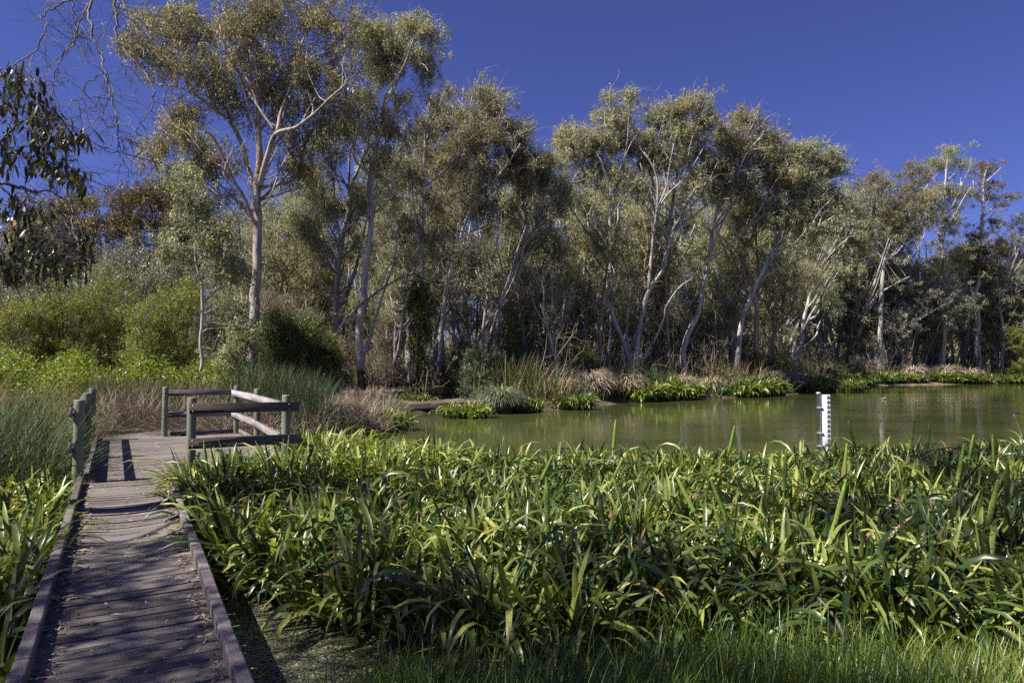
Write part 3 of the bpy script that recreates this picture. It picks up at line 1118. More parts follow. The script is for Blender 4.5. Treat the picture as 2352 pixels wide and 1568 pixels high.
def px_tree(name, label, d, stems, blobs, ncl, seed, leaf=(0.17, 0.045), bark=None, fol=None, group=None, base_px=None, yj=None, **kw):
    """stems: (pixel points, width px at start, at end, depth drift, [start depth])"""
    out = []
    rngs = np.random.default_rng(seed + 99)
    b0 = P(*stems[0][0][0], d)
    while lake_sd(b0[0], b0[1]) < (5.0 if b0[0] > 20 else 1.2):
        d += 0.5
        b0 = P(*stems[0][0][0], d)
    gz = Hs(b0[0], d)
    k = d / 1568.0
    for i, st in enumerate(stems):
        pts, w0, w1, drift = st[:4]
        d0 = d + (st[4] if len(st) > 4 else 0.0)
        n = len(pts)
        w = [P(x, y, d0 + drift * j / (n - 1)) for j, (x, y) in enumerate(pts)]
        if i == 0 or (len(st) > 5):
            foot = w[0].copy()
            foot[2] = gz - 0.25
            if w[0][2] > gz + 0.1:
                if w[0][2] > gz + 0.8:
                    sl_ = (w[0] - w[1])
                    sl_ = sl_ / max(abs(sl_[2]), 1e-3) * (w[0][2] - gz)
                    foot = foot + np.array((np.clip(sl_[0], -0.5, 0.5), 0, 0))
                w = [foot] + w
            else:
                w[0][2] = gz - 0.25
        out.append((w, w0 * k / 2 * 0.85, w1 * k / 2 * 0.85))
    bl = []
    blobs = [(b[0] + rngs.normal(0, b[2] * .25), b[1] + rngs.normal(0, b[3] * .2), b[2] * sc_, b[3] * sc_ * rngs.uniform(.8, 1.15), (b[4] if len(b) > 4 else 1.0) * rngs.uniform(.5, 1.3)) + tuple(b[5:]) for b in blobs for sc_ in (0.95, 0.6, 0.6)]
    for b in blobs:
        x, y, rx, ry = b[:4]
        wt = (b[4] if len(b) > 4 else 1.0) * (0.55 if y > 380 and x > 900 else 1.0)
        dd = d + (b[5] if len(b) > 5 else rngs.uniform(-0.4, 1.4))
        c = P(x, y, dd)
        kk = dd / 1568.0
        bl.append((c, (rx * kk, (rx + ry) * 0.5 * kk * 1.1, ry * kk), wt))
    base = np.array((out[0][0][0][0], d, gz))
    kw.setdefault('limbs', int(ncl / 6))
    kw.setdefault('limb_k', max(1.0, min(1.5, d / 36)))
    return build_tree(name, label, 'tree', base, out, bl, ncl, leaf, bark or B_PALE, [fol or M_MIX], seed, group, **kw)


GT = 'gum trees along the lake bank'
# 1. the tall gum beside the lookout
px_tree('gum_tree', 'tallest gum with thick streaked trunk and wide olive crown behind the lookout', 34,
        [([(583, 760), (586, 700), (590, 600), (592, 510), (590, 425), (596, 370), (594, 306), (594, 190), (594, 109), (578, 85), (551, 44), (527, 14)], 31, 5, 0),
         ([(596, 430), (604, 395), (622, 333), (636, 306), (680, 293), (725, 259), (759, 225), (799, 190)], 17, 4, -2.5),
         ([(636, 306), (646, 255), (667, 204), (687, 119), (714, 51), (745, -10)], 10, 4, 1.5, -1.0),
         ([(590, 440), (578, 422), (558, 340), (530, 282), (497, 255), (453, 221), (408, 200), (357, 194)], 15, 4, 2.5),
         ([(534, 289), (510, 231), (493, 190), (476, 136), (455, 60)], 8, 3, 2.0, 1.3),
         ([(590, 520), (578, 497), (558, 449), (531, 405), (510, 357), (490, 316), (470, 300)], 12, 4, -2.0),
         ([(531, 405), (500, 380), (465, 350), (430, 320)], 6, 3, -1, -1.2),
         ([(594, 190), (602, 129), (616, 78), (610, 20), (622, -40)], 8, 4, 1),
         ([(594, 306), (570, 240), (548, 170), (520, 120), (505, 60)], 7, 3, -1.5),
         ([(600, 460), (660, 440), (720, 425), (745, 420)], 5, 2, 1.0)],
        [(360, 60, 60, 55), (440, 60, 80, 65), (530, 50, 80, 70), (620, 40, 90, 80), (720, 50, 80, 70), (800, 60, 62, 75), (380, 140, 62, 50), (470, 160, 70, 60), (560, 150, 60, 60),
         (640, 160, 70, 60), (720, 170, 70, 60), (800, 160, 50, 60), (540, 230, 60, 45), (620, 250, 50, 45), (700, 250, 60, 45), (780, 240, 50, 50),
         (410, 290, 48, 42, 2.2), (380, 330, 36, 40, 2.2), (450, 320, 50, 40, 2), (480, 380, 60, 45, 1.6), (440, 400, 55, 38, 1.3), (540, 360, 40, 50, .7), (660, 350, 50, 55), (700, 330, 40, 50), (680, 400, 48, 40, .7), (520, 450, 55, 35, .6),
         (330, 110, 36, 40, .6), (300, 90, 24, 30, .5), (600, -60, 200, 60, .15), (420, 30, 50, 40), (780, 320, 40, 40, .5)],
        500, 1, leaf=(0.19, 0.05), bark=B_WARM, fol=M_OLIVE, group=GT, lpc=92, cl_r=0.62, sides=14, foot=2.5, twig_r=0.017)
# 2. the pale sapling
px_tree('gum_sapling', 'slender pale crooked sapling standing left of the thick streaked trunk', 25,
        [([(455, 905), (456, 871), (464, 832), (460, 786), (464, 739), (464, 661), (458, 630), (450, 602), (448, 571), (451, 548), (448, 513), (444, 470), (438, 420)], 10, 3, 0),
         ([(464, 700), (500, 665), (540, 650), (570, 620)], 4, 2, 1),
         ([(460, 640), (430, 600), (400, 560)], 3, 1.5, -1),
         ([(450, 560), (500, 520), (530, 480)], 3, 1.5, 0.5)],
        [(430, 430, 45, 40, .7), (470, 470, 50, 40), (505, 530, 45, 45), (480, 560, 40, 36), (525, 600, 40, 45), (505, 640, 40, 35, .6), (405, 570, 34, 36), (535, 720, 34, 30, .4), (545, 750, 34, 24, .5)],
        100, 2, leaf=(0.14, 0.05), limbs=0, dead=.1, bark=B_PALE, fol=M_GREY, lpc=75, cl_r=0.42, twig_r=0.010, sides=10, lift=0.05)
# 3. second tall tree
px_tree('gum_tree', 'tall slim white-limbed gum with drooping top just right of the tallest gum', 37,
        [([(830, 888), (824, 758), (836, 688), (840, 610), (850, 548), (852, 497), (848, 430), (857, 375), (866, 330), (875, 270), (884, 237), (899, 210), (911, 177), (920, 150), (935, 120), (947, 102)], 22, 4, 0),
         ([(904, 195), (902, 168), (905, 141), (914, 120), (900, 80)], 5, 2, 1.0),
         ([(917, 153), (935, 144), (970, 147), (985, 165)], 4, 2, -1),
         ([(838, 812), (855, 758), (878, 680), (905, 600), (915, 520)], 9, 4, 2, 0, 1)],
        [(890, 60, 42, 28), (950, 60, 42, 30), (985, 90, 24, 40), (900, 110, 50, 40), (860, 90, 40, 50, 1.2), (965, 120, 40, 30), (985, 170, 24, 30), (870, 160, 35, 45, 1.2), (850, 220, 40, 40), (915, 230, 24, 30, .7), (890, 280, 45, 35), (925, 300, 30, 40, .7),
         (820, 290, 45, 40, .6), (880, 360, 40, 40, .5)],
        200, 3, bark=B_PALE, fol=M_MIX, group=GT, lpc=105, cl_r=0.5, foot=3.8, sides=12)
px_tree('leaning_tree', 'thin bare pale trunk leaning far to the right between upright gums', 36,
        [([(760, 790), (777, 758), (816, 711), (875, 665), (922, 637), (972, 625), (1010, 612), (1045, 580)], 9, 3, 1),
         ([(922, 637), (960, 640), (1010, 655), (1050, 640)], 4, 1.5, -1),
         ([(875, 665), (890, 620), (920, 580)], 3, 1.5, 1)],
        [(1040, 580, 40, 25), (950, 590, 40, 25, .5)], 36, 4, bark=B_GREY, fol=M_GREY, lpc=50, cl_r=0.45, dead=1.2)
px_tree('gum_tree', 'gum with white crooked upper trunk and black-stained foot beside the tall slim gum', 39,
        [([(770, 760), (773, 680), (777, 633), (785, 563), (793, 516), (803, 465), (807, 427), (824, 387), (840, 349), (845, 336), (847, 276)], 17, 4, 0),
         ([(785, 563), (772, 500), (767, 420), (772, 375), (779, 333), (797, 315)], 6, 3, 1),
         ([(800, 480), (802, 390), (805, 345), (813, 321), (813, 264)], 7, 3, -1),
         ([(777, 633), (735, 590), (712, 520), (700, 470)], 6, 2, 2)],
        [(740, 330, 50, 45), (780, 290, 50, 35, .8), (720, 400, 45, 50), (760, 470, 50, 50, .8), (820, 470, 45, 50, .8), (860, 420, 40, 50, .6), (700, 500, 45, 50), (740, 560, 50, 40, .7), (830, 560, 40, 40, .6)],
        210, 5, bark=B_GREY, fol=M_GREY, group=GT, lpc=85, cl_r=0.5, foot=6.5, hang=1.1)
px_tree('gum_tree', 'straight thin white gum with a small red-tipped top', 40,
        [([(953, 880), (961, 797), (965, 719), (971, 641), (969, 548), (970, 450), (972, 405), (975, 360), (977, 315), (983, 291), (1000, 264), (1012, 237), (1018, 219)], 14, 3, 0),
         ([(977, 429), (1004, 408), (1049, 375), (1075, 350)], 5, 2, 1),
         ([(975, 350), (990, 300), (1005, 250)], 4, 2, -1),
         ([(966, 720), (930, 690), (905, 640)], 4, 2, 1)],
        [(1027, 200, 16, 22), (1005, 235, 18, 18), (985, 290, 30, 30, .5), (1040, 370, 40, 30, .6), (950, 400, 40, 50, .8), (1000, 470, 40, 45, .7), (940, 520, 45, 50, .7), (1000, 560, 40, 50, .6)],
        130, 6, bark=B_PALE, fol=M_RUST, group=GT, lpc=60, cl_r=0.42, foot=2)
px_tree('gum_tree', 'broad dome-crowned gum in the centre of the wood, olive on top', 44,
        [([(1006, 868), (1012, 817), (1014, 758), (1023, 692), (1035, 633), (1052, 568), (1070, 505), (1088, 468), (1100, 438), (1112, 384), (1122, 315), (1118, 260)], 15, 4, 0),
         ([(1106, 435), (1139, 408), (1169, 372), (1195, 330)], 7, 3, -1),
         ([(1070, 505), (1066, 430), (1050, 360), (1035, 300)], 6, 3, 1.5),
         ([(1078, 497), (1120, 450), (1160, 420), (1200, 395)], 4, 2, 1.5),
         ([(1112, 384), (1090, 320), (1080, 260), (1085, 215)], 5, 2, 1)],
        [(1095, 215, 36, 32), (1050, 255, 42, 32), (1135, 235, 42, 36), (1000, 290, 42, 40), (1075, 310, 60, 50), (1150, 300, 50, 50), (1200, 310, 34, 40), (970, 330, 32, 45), (1020, 370, 60, 50), (1100, 390, 60, 50), (1180, 370, 48, 45), (1215, 370, 22, 45),
         (960, 420, 40, 50, .7), (1030, 460, 50, 50, .8), (1110, 470, 50, 50, .7)],
        440, 7, bark=B_PALE, fol=M_OLIVE, group=GT, lpc=105, cl_r=0.6, foot=2.5, hang=0.8)
px_tree('gum_tree', 'white forked gum leaning right in the gap below the sky dip', 46,
        [([(1128, 850), (1140, 760), (1150, 700), (1168, 641), (1187, 602), (1207, 559), (1230, 524), (1246, 485), (1250, 440)], 11, 3, 0),
         ([(1206, 560), (1209, 505), (1201, 458), (1199, 407)], 6, 3, 1),
         ([(1230, 524), (1275, 495), (1310, 460)], 4, 2, -1)],
        [(1260, 400, 40, 40), (1210, 430, 40, 40, .8), (1290, 450, 40, 50), (1240, 480, 40, 40, .6), (1270, 540, 40, 40, .6), (1180, 500, 40, 50, .5), (1260, 370, 25, 25)],
        170, 8, bark=B_PALE, fol=M_MIX, group=GT, lpc=90, cl_r=0.55)
# 8. many-stemmed gum
px_tree('gum_tree', 'many-stemmed white gum fanning out from one dark stump at the water', 50,
        [([(1452, 862), (1435, 793), (1417, 750), (1403, 711), (1405, 661), (1400, 602), (1402, 548), (1400, 485), (1402, 446), (1398, 388), (1396, 330), (1400, 280)], 15, 4, 0),
         ([(1462, 862), (1464, 789), (1472, 735), (1483, 688), (1499, 653), (1521, 618), (1536, 566), (1550, 525), (1570, 481), (1591, 447), (1604, 413), (1618, 362)], 17, 4, 1.5, 0, 1),
         ([(1490, 668), (1495, 602), (1503, 524), (1509, 480), (1511, 454), (1507, 400), (1480, 350)], 9, 4, -1.5, 0.6),
         ([(1526, 610), (1534, 560), (1542, 485), (1557, 388), (1560, 320)], 12, 4, 2, 0.8),
         ([(1470, 850), (1483, 813), (1511, 766), (1526, 727), (1530, 704), (1560, 660), (1590, 640)], 9, 2, -1.5, 0, 1),
         ([(1550, 530), (1591, 498), (1628, 467), (1662, 433), (1706, 410)], 6, 3, 1, 1),
         ([(1400, 602), (1370, 560), (1340, 520), (1305, 470), (1290, 440)], 7, 3, -1.5),
         ([(1402, 446), (1425, 390), (1440, 330), (1445, 260)], 6, 3, -1),
         ([(1509, 480), (1530, 430), (1540, 370), (1555, 300)], 5, 3, -0.5, -0.5),
         ([(1455, 850), (1440, 770), (1445, 700), (1450, 640), (1440, 560)], 6, 2, 2, 0, 1)],
        [(1441, 212, 19, 24), (1399, 220, 15, 14), (1390, 262, 30, 28), (1430, 275, 36, 30), (1385, 310, 45, 36), (1440, 320, 36, 32), (1310, 310, 36, 28), (1345, 330, 34, 34), (1300, 350, 26, 36), (1350, 390, 45, 45, .9), (1410, 390, 50, 45, .9),
         (1600, 232, 34, 25), (1560, 240, 38, 26), (1515, 270, 34, 28), (1570, 290, 55, 35), (1620, 280, 22, 32), (1490, 310, 34, 26), (1500, 370, 40, 40, .7), (1570, 350, 50, 40, .7), (1470, 350, 30, 40, .6), (1590, 420, 50, 40, .6), (1460, 430, 40, 45, .6), (1350, 460, 45, 40, .6), (1640, 380, 40, 40, .7)],
        520, 9, leaf=(0.2, 0.058), bark=B_PALE, fol=M_MIX, group=GT, lpc=92, cl_r=0.62, foot=2.6, sides=10, hang=0.8)
px_tree('gum_tree', 'bent white gum leaning right beside the many-stemmed one, forked crown', 52,
        [([(1571, 846), (1569, 809), (1581, 766), (1600, 727), (1610, 692), (1612, 661), (1624, 622), (1628, 594), (1639, 524), (1651, 466), (1667, 442), (1678, 400), (1679, 379), (1683, 330)], 17, 4, 0),
         ([(1632, 600), (1674, 563), (1713, 524), (1748, 500), (1800, 470)], 6, 3, 1),
         ([(1610, 680), (1604, 640), (1595, 610)], 5, 2, -1),
         ([(1651, 466), (1700, 430), (1740, 400), (1770, 370)], 5, 2, 1.5)],
        [(1690, 270, 34, 22), (1725, 280, 36, 24), (1665, 310, 30, 30), (1710, 330, 50, 36), (1765, 330, 42, 34), (1680, 370, 45, 36), (1740, 390, 50, 36), (1640, 420, 40, 40, .7), (1700, 440, 50, 40, .7), (1790, 380, 40, 40)],
        245, 10, leaf=(0.2, 0.058), bark=B_PALE, fol=M_OLIVE, group=GT, lpc=92, cl_r=0.62, foot=1.0, hang=0.8)
px_tree('gum_tree', 'large gum whose patchy trunk leans right above the water, silvery spreading crown', 53,
        [([(1692, 850), (1698, 789), (1705, 731), (1721, 692), (1737, 651), (1756, 615), (1774, 576), (1786, 548), (1797, 522), (1822, 491), (1850, 470), (1880, 430)], 17, 4, 0),
         ([(1786, 545), (1768, 495), (1765, 450), (1780, 400)], 6, 3, 1),
         ([(1756, 615), (1790, 580), (1830, 555), (1880, 520), (1910, 500)], 6, 3, -1.5),
         ([(1737, 651), (1780, 620), (1830, 600), (1870, 580)], 5, 2, 1),
         ([(1774, 580), (1810, 500), (1850, 420), (1860, 370)], 5, 2, 1.5)],
        [(1810, 355, 42, 26), (1860, 350, 42, 24), (1905, 365, 26, 24), (1924, 390, 20, 18), (1830, 390, 55, 34), (1890, 400, 40, 30), (1790, 430, 50, 40), (1850, 450, 60, 40), (1895, 465, 34, 40), (1810, 500, 60, 40, .8), (1870, 530, 50, 40, .8), (1900, 510, 24, 36), (1760, 480, 40, 40, .7)],
        325, 11, leaf=(0.2, 0.058), bark=B_PALE, fol=M_GREY, group=GT, lpc=92, cl_r=0.62, foot=4.5, hang=0.6)
px_tree('gum_tree', 'dark-footed gum with orange-tan forked limbs behind the leaning patchy trunk', 55,
        [([(1735, 852), (1737, 777), (1737, 700), (1727, 650), (1712, 615), (1698, 580), (1690, 530), (1700, 470)], 17, 5, 0),
         ([(1737, 700), (1742, 640), (1738, 570), (1735, 500)], 8, 4, 1),
         ([(1730, 680), (1760, 640), (1770, 590)], 7, 3, 1)],
        [(1690, 500, 40, 40), (1740, 480, 40, 40), (1650, 540, 45, 40, .6), (1780, 600, 40, 40, .5), (1710, 560, 30, 30, .4)],
        110, 12, bark=B_ORANGE, fol=M_GREY, lpc=80, cl_r=0.55, foot=6.0, group=GT)
px_tree('gum_tree', 'short pinkish-trunked gum with low forks right of the dark-footed gum', 56,
        [([(1780, 845), (1776, 789), (1778, 739), (1764, 710), (1755, 690)], 13, 4, 0),
         ([(1778, 739), (1800, 690), (1810, 640), (1830, 590)], 7, 3, 1)],
        [(1820, 610, 55, 45), (1780, 650, 50, 40, .7), (1860, 640, 50, 45)],
        130, 13, bark=B_ORANGE, fol=M_GREY, lpc=85, cl_r=0.6, foot=2.5, group=GT)
px_tree('gum_tree', 'pale gum leaning right with grey crown behind the depth gauge', 62,
        [([(1828, 850), (1840, 790), (1845, 740), (1860, 680), (1874, 640), (1891, 606), (1912, 569), (1929, 539), (1940, 500)], 12, 4, 0),
         ([(1891, 606), (1935, 590), (1985, 560)], 5, 2, 1)],
        [(1930, 450, 38, 36), (1950, 500, 45, 40), (1900, 540, 50, 40, .7), (1970, 560, 50, 40, .8), (1930, 620, 60, 40, .6), (1890, 690, 55, 45, .7)],
        190, 14, leaf=(0.22, 0.065), bark=B_PALE, fol=M_GREY, lpc=85, cl_r=0.65, group=GT, hang=0.6)
px_tree('gum_tree', 'pale-trunked gum with olive rounded top left of the high narrow crown', 72,
        [([(2020, 850), (2022, 760), (2025, 665), (2029, 602), (2017, 577), (2010, 520), (2015, 460)], 15, 5, 0),
         ([(2029, 610), (2060, 570), (2080, 520), (2090, 450)], 8, 3, 1),
         ([(2025, 670), (2060, 650), (2090, 635)], 5, 2, -1)],
        [(2015, 415, 34, 24), (1990, 445, 34, 26), (2045, 440, 34, 30), (2090, 395, 34, 26), (2120, 400, 18, 24), (2010, 490, 50, 36), (2070, 470, 50, 40), (2110, 450, 34, 40), (2050, 530, 55, 36, .8), (2000, 560, 45, 36, .7), (2100, 520, 40, 40, .6)],
        330, 15, leaf=(0.24, 0.075), bark=B_PALE, fol=M_OLIVE, lpc=85, cl_r=0.75, group=GT, hang=0.4)
px_tree('gum_tree', 'narrow high-topped gum, tallest on the right side of the far bank', 74,
        [([(2165, 850), (2170, 740), (2168, 598), (2160, 539), (2166, 476), (2172, 413), (2176, 364)], 13, 4, 0),
         ([(2160, 545), (2130, 500), (2115, 450)], 6, 3, 1),
         ([(2166, 500), (2195, 460), (2210, 420)], 5, 2, -1)],
        [(2178, 356, 24, 18), (2165, 380, 26, 20), (2205, 375, 22, 16, .8), (2170, 430, 40, 26), (2140, 450, 30, 30), (2200, 450, 28, 32), (2160, 500, 40, 30, .8), (2200, 510, 30, 30, .8), (2190, 580, 40, 40), (2150, 610, 50, 30, .7)],
        230, 16, leaf=(0.24, 0.075), bark=B_PALE, fol=M_GREY, lpc=80, cl_r=0.75, group=GT, hang=0.4)
px_tree('gum_tree', 'white straight gum with a rusty umbrella-like top at the far right', 76,
        [([(2250, 852), (2248, 842), (2244, 791), (2246, 728), (2235, 686), (2248, 644), (2252, 539), (2258, 476), (2260, 413), (2268, 385)], 18, 4, 0),
         ([(2256, 500), (2290, 470), (2325, 455)], 5, 2, 1),
         ([(2258, 470), (2240, 440), (2235, 415)], 5, 2, 0),
         ([(2252, 545), (2285, 530), (2300, 515)], 4, 2, -1),
         ([(2262, 420), (2285, 400), (2300, 385)], 4, 2, -1)],
        [(2265, 383, 34, 14), (2260, 402, 26, 8), (2280, 425, 34, 10), (2240, 445, 20, 16), (2265, 455, 30, 12, .8), (2330, 455, 16, 8), (2305, 470, 16, 8), (2290, 515, 20, 14), (2240, 540, 26, 30, .8), (2250, 580, 36, 24), (2270, 620, 36, 30), (2225, 600, 36, 30)],
        230, 17, limbs=5, leaf=(0.22, 0.07), bark=B_PALE, fol=M_RUST, lpc=75, cl_r=0.6, group=GT, hang=0.3, top_bias=.5)
px_tree('gum_tree', 'grey-green gum with white lower limb at the right edge of the view', 68,
        [([(2300, 850), (2305, 760), (2295, 700), (2310, 650), (2330, 600)], 9, 4, 0),
         ([(2296, 720), (2318, 690), (2325, 650)], 5, 2, 1)],
        [(2320, 560, 40, 40, .7), (2350, 530, 28, 40), (2300, 620, 50, 40), (2350, 640, 50, 50), (2290, 690, 50, 40), (2340, 720, 50, 40)],
        220, 18, leaf=(0.22, 0.07), bark=B_PALE, fol=M_MIX, lpc=85, cl_r=0.7, group=GT, hang=0.4)
# left background
px_tree('spreading_tree', 'brown-leaved spreading tree on the skyline at the left', 52,
        [([(340, 840), (352, 760), (370, 690), (365, 620), (380, 560), (370, 500)], 22, 8, 0),
         ([(368, 640), (320, 580), (290, 520), (275, 470)], 11, 4, 1),
         ([(375, 590), (420, 540), (440, 490)], 9, 4, -1)],
        [(300, 450, 50, 34), (350, 440, 50, 34), (400, 450, 48, 40), (270, 500, 40, 40), (330, 500, 60, 40), (400, 520, 55, 45), (440, 500, 35, 50), (290, 560, 45, 40, .8), (440, 570, 40, 40, .7), (360, 580, 50, 40, .6)],
        290, 19, leaf=(0.2, 0.06), bark=B_DARK, fol=M_RUST, lpc=90, cl_r=0.65)
px_tree('spreading_tree', 'dark olive tree on the left skyline behind the hanging branches', 50,
        [([(170, 840), (175, 740), (185, 640), (190, 560), (185, 500)], 18, 6, 0),
         ([(183, 640), (140, 580), (120, 530)], 9, 4, 1),
         ([(188, 600), (215, 550), (225, 500)], 8, 4, -1)],
        [(150, 470, 50, 36), (200, 465, 38, 30), (110, 510, 45, 40), (170, 530, 60, 40), (215, 520, 26, 40), (130, 590, 60, 45), (200, 600, 50, 45), (70, 560, 50, 50), (30, 620, 60, 60), (250, 620, 50, 50)],
        330, 20, leaf=(0.2, 0.06), bark=B_DARK, fol=M_OLIVE, lpc=90, cl_r=0.65)
px_tree('silver_tree', 'silver-grey leaved small tree in front of the brown-leaved tree', 42,
        [([(290, 840), (295, 760), (300, 690), (310, 640)], 9, 4, 0), ([(300, 700), (260, 650), (250, 600)], 5, 3, 1)],
        [(290, 600, 55, 45), (250, 640, 50, 40), (340, 640, 55, 45), (400, 620, 45, 40), (300, 690, 60, 40), (380, 680, 50, 40)],
        200, 21, leaf=(0.17, 0.055), bark=B_GREY, fol=M_SILVER, lpc=85, cl_r=0.6)
px_tree('silver_tree', 'silver-grey leaved low tree overhanging the far bank at the right', 66,
        [([(2080, 850), (2085, 790), (2100, 740), (2110, 690)], 9, 4, 0), ([(2090, 760), (2050, 720), (2030, 690)], 5, 3, 1), ([(2100, 740), (2150, 710), (2190, 690)], 5, 3, -1)],
        [(2060, 700, 45, 34), (2110, 680, 50, 30), (2150, 690, 50, 34), (2030, 740, 40, 30), (2090, 740, 50, 34), (2190, 720, 40, 34), (2060, 660, 40, 26), (2210, 680, 36, 30)],
        280, 22, leaf=(0.22, 0.07), bark=B_GREY, fol=M_SILVER, lpc=85, cl_r=0.65, hang=0.2)

# generic gums that fill the wood behind the traced ones
def proto(h, width, seed, bark, fol, nst, ncl, lpc, leaf, cl_r, name, low=0.45, foot=2.0):
    r = np.random.default_rng(seed)
    stems = []
    for i in range(nst):
        a = r.uniform(0, 2 * math.pi)
        k = 6
        lean = r.uniform(0.05, 0.3) * h * (0.4 if i == 0 else 1)
        pts = [np.array((0.15 * i * math.cos(a), 0.15 * i * math.sin(a), -0.3))]
        for j in range(1, k + 1):
            t = j / k
            pts.append(np.array((math.cos(a) * lean * t ** 1.4 + r.normal(0, 0.15), math.sin(a) * lean * t ** 1.4 + r.normal(0, 0.15), h * 0.9 * t * (1 - 0.12 * (i > 0)))))
        stems.append((pts, h * 0.011 + 0.03, h * 0.003))
        for m in range(3):
            t = r.uniform(0.35, 0.75)
            p0 = pts[int(t * k)]
            b = r.uniform(0, 2 * math.pi)
            l = r.uniform(0.15, 0.3) * h
            stems.append(([p0, p0 + np.array((math.cos(b) * l * .4, math.sin(b) * l * .4, l * .5)), p0 + np.array((math.cos(b) * l * .7, math.sin(b) * l * .7, l * 1.1))], h * 0.005 + 0.01, h * 0.002))
    blobs = []
    for i in range(14):
        t = r.uniform(low, 1.0)
        rad = width * 0.5 * math.sin(math.pi * min(1, (t - low) / (1.02 - low) * 0.75 + 0.22))
        a = r.uniform(0, 2 * math.pi)
        q_ = r.uniform(0.1, 0.8) * rad
        blobs.append((np.array((math.cos(a) * q_, math.sin(a) * q_, h * t - 0.6)), (width * 0.21, width * 0.21, h * 0.085), 1))
    return build_tree(name, 'x', 'tree', (0, 0, 0), stems, blobs, ncl, leaf, bark, [fol], seed, None, cl_r=cl_r, lpc=lpc, foot=foot, twig_r=0.024, hang=0.7, limbs=int(ncl / 8), limb_k=1.3)


protos = [proto(17, 7.5, 201, B_GREY, M_MIX, 3, 120, 62, (0.24, 0.07), 0.75, 'gum_tree'),
          proto(15, 7.0, 202, B_PALE, M_GREY, 4, 115, 62, (0.24, 0.07), 0.75, 'gum_tree'),
          proto(18, 7.0, 203, B_WARM, M_OLIVE, 2, 120, 62, (0.24, 0.07), 0.75, 'gum_tree', 0.3),
          proto(11, 6.5, 204, B_GREY, M_GREY, 4, 120, 70, (0.22, 0.065), 0.7, 'gum_tree', 0.3),
          proto(9, 6.0, 205, B_GREY, M_BROWNSC, 4, 150, 60, (0.24, 0.035), 0.7, 'scrubby_tree', 0.15),
          proto(8, 6.0, 206, B_GREY, M_SILVER, 4, 150, 70, (0.2, 0.06), 0.65, 'scrubby_tree', 0.12),
          proto(13, 3.2, 207, B_PALE, M_GREY, 1, 46, 60, (0.2, 0.055), 0.6, 'slender_gum', 0.45, 1.0),
          proto(12, 3.6, 208, B_PALE, M_MIX, 2, 50, 60, (0.2, 0.055), 0.6, 'slender_gum', 0.5, 2.5),
          proto(14, 3.0, 209, B_ORANGE, M_GREY, 1, 40, 60, (0.2, 0.055), 0.6, 'slender_gum', 0.55, 3.5)]
PH = [17, 15, 18, 11, 9, 8, 13, 12, 14]
GB = 'gums standing deep in the wood'
# (x px, top y px, depth, prototype)
fills = [
    (650, 440, 52, 1), (700, 400, 60, 0), (880, 330, 56, 0), (935, 300, 58, 1), (1010, 340, 62, 0), (1130, 400, 60, 1), (1200, 410, 64, 0), (1280, 400, 66, 2), (1330, 420, 58, 1),
    (1400, 400, 62, 0), (1470, 370, 64, 0), (1540, 390, 60, 1), (1620, 370, 66, 2), (1680, 400, 62, 0), (1760, 400, 68, 1), (1830, 450, 64, 0), (1900, 480, 76, 0), (1960, 470, 82, 1),
    (2040, 470, 88, 0), (2110, 480, 86, 2), (2210, 560, 90, 0), (2290, 570, 92, 1), (2360, 560, 92, 0), (1840, 340, 70, 2), (1240, 500, 58, 1), (1000, 480, 54, 0), (600, 470, 60, 2),
    (520, 480, 58, 0), (450, 470, 62, 1), (60, 500, 60, 0), (-40, 470, 58, 2),
    (1760, 560, 60, 3), (1640, 560, 58, 3), (1480, 560, 60, 3), (1330, 600, 56, 3), (1180, 600, 52, 3), (900, 580, 50, 3), (720, 590, 48, 3), (1960, 640, 72, 3), (2130, 640, 80, 3), (2270, 660, 84, 3),
    (560, 600, 46, 1), (500, 640, 44, 3), (230, 620, 56, 3), (90, 640, 54, 0),
    (1850, 700, 64, 4), (1700, 690, 60, 4), (1580, 690, 60, 4), (1400, 690, 58, 4), (1290, 690, 54, 4), (1210, 690, 52, 5), (1120, 700, 50, 4), (1040, 690, 48, 4), (900, 690, 46, 4), (800, 690, 46, 4), (700, 680, 44, 4),
    (640, 640, 42, 4), (1950, 720, 74, 5), (2050, 770, 74, 4), (2150, 750, 78, 5), (2230, 760, 78, 4), (2330, 760, 76, 5), (400, 700, 46, 4), (1500, 720, 66, 5), (1640, 740, 68, 5), (1780, 740, 70, 5)]
rngf = random.Random(4)
fills += [(20, 560, 50, 1), (110, 600, 46, 5), (-30, 600, 44, 0), (210, 560, 60, 1), (40, 660, 44, 5), (150, 640, 48, 4)]
for i in range(118):
    x_ = 560 + 1780 * (i + rngf.uniform(-0.4, 0.4)) / 118
    d_ = (44 if x_ < 1250 else 44 + (x_ - 1250) * 0.034) + rngf.uniform(0, 9)
    fills.append((x_, rngf.uniform(430, 640) + max(0, x_ - 1900) * 0.2, d_, rngf.choice((6, 7, 8))))
LABELS = {0: 'slim grey-barked gum standing deep in the wood behind the bank trees', 1: 'pale multi-stemmed gum standing deep in the wood behind the bank trees',
          2: 'warm-barked olive gum standing deep in the wood behind the bank trees', 3: 'small dark-stemmed gum in the shaded wood behind the bank trees',
          4: 'brown twiggy scrub tree in the shaded understorey of the wood', 5: 'low silver-leaved scrub tree in the shaded understorey of the wood', 6: 'slender straight pale gum among the trunks of the wood', 7: 'slender forked pale gum among the trunks of the wood', 8: 'slender tan-barked gum among the trunks of the wood'}
used = set()
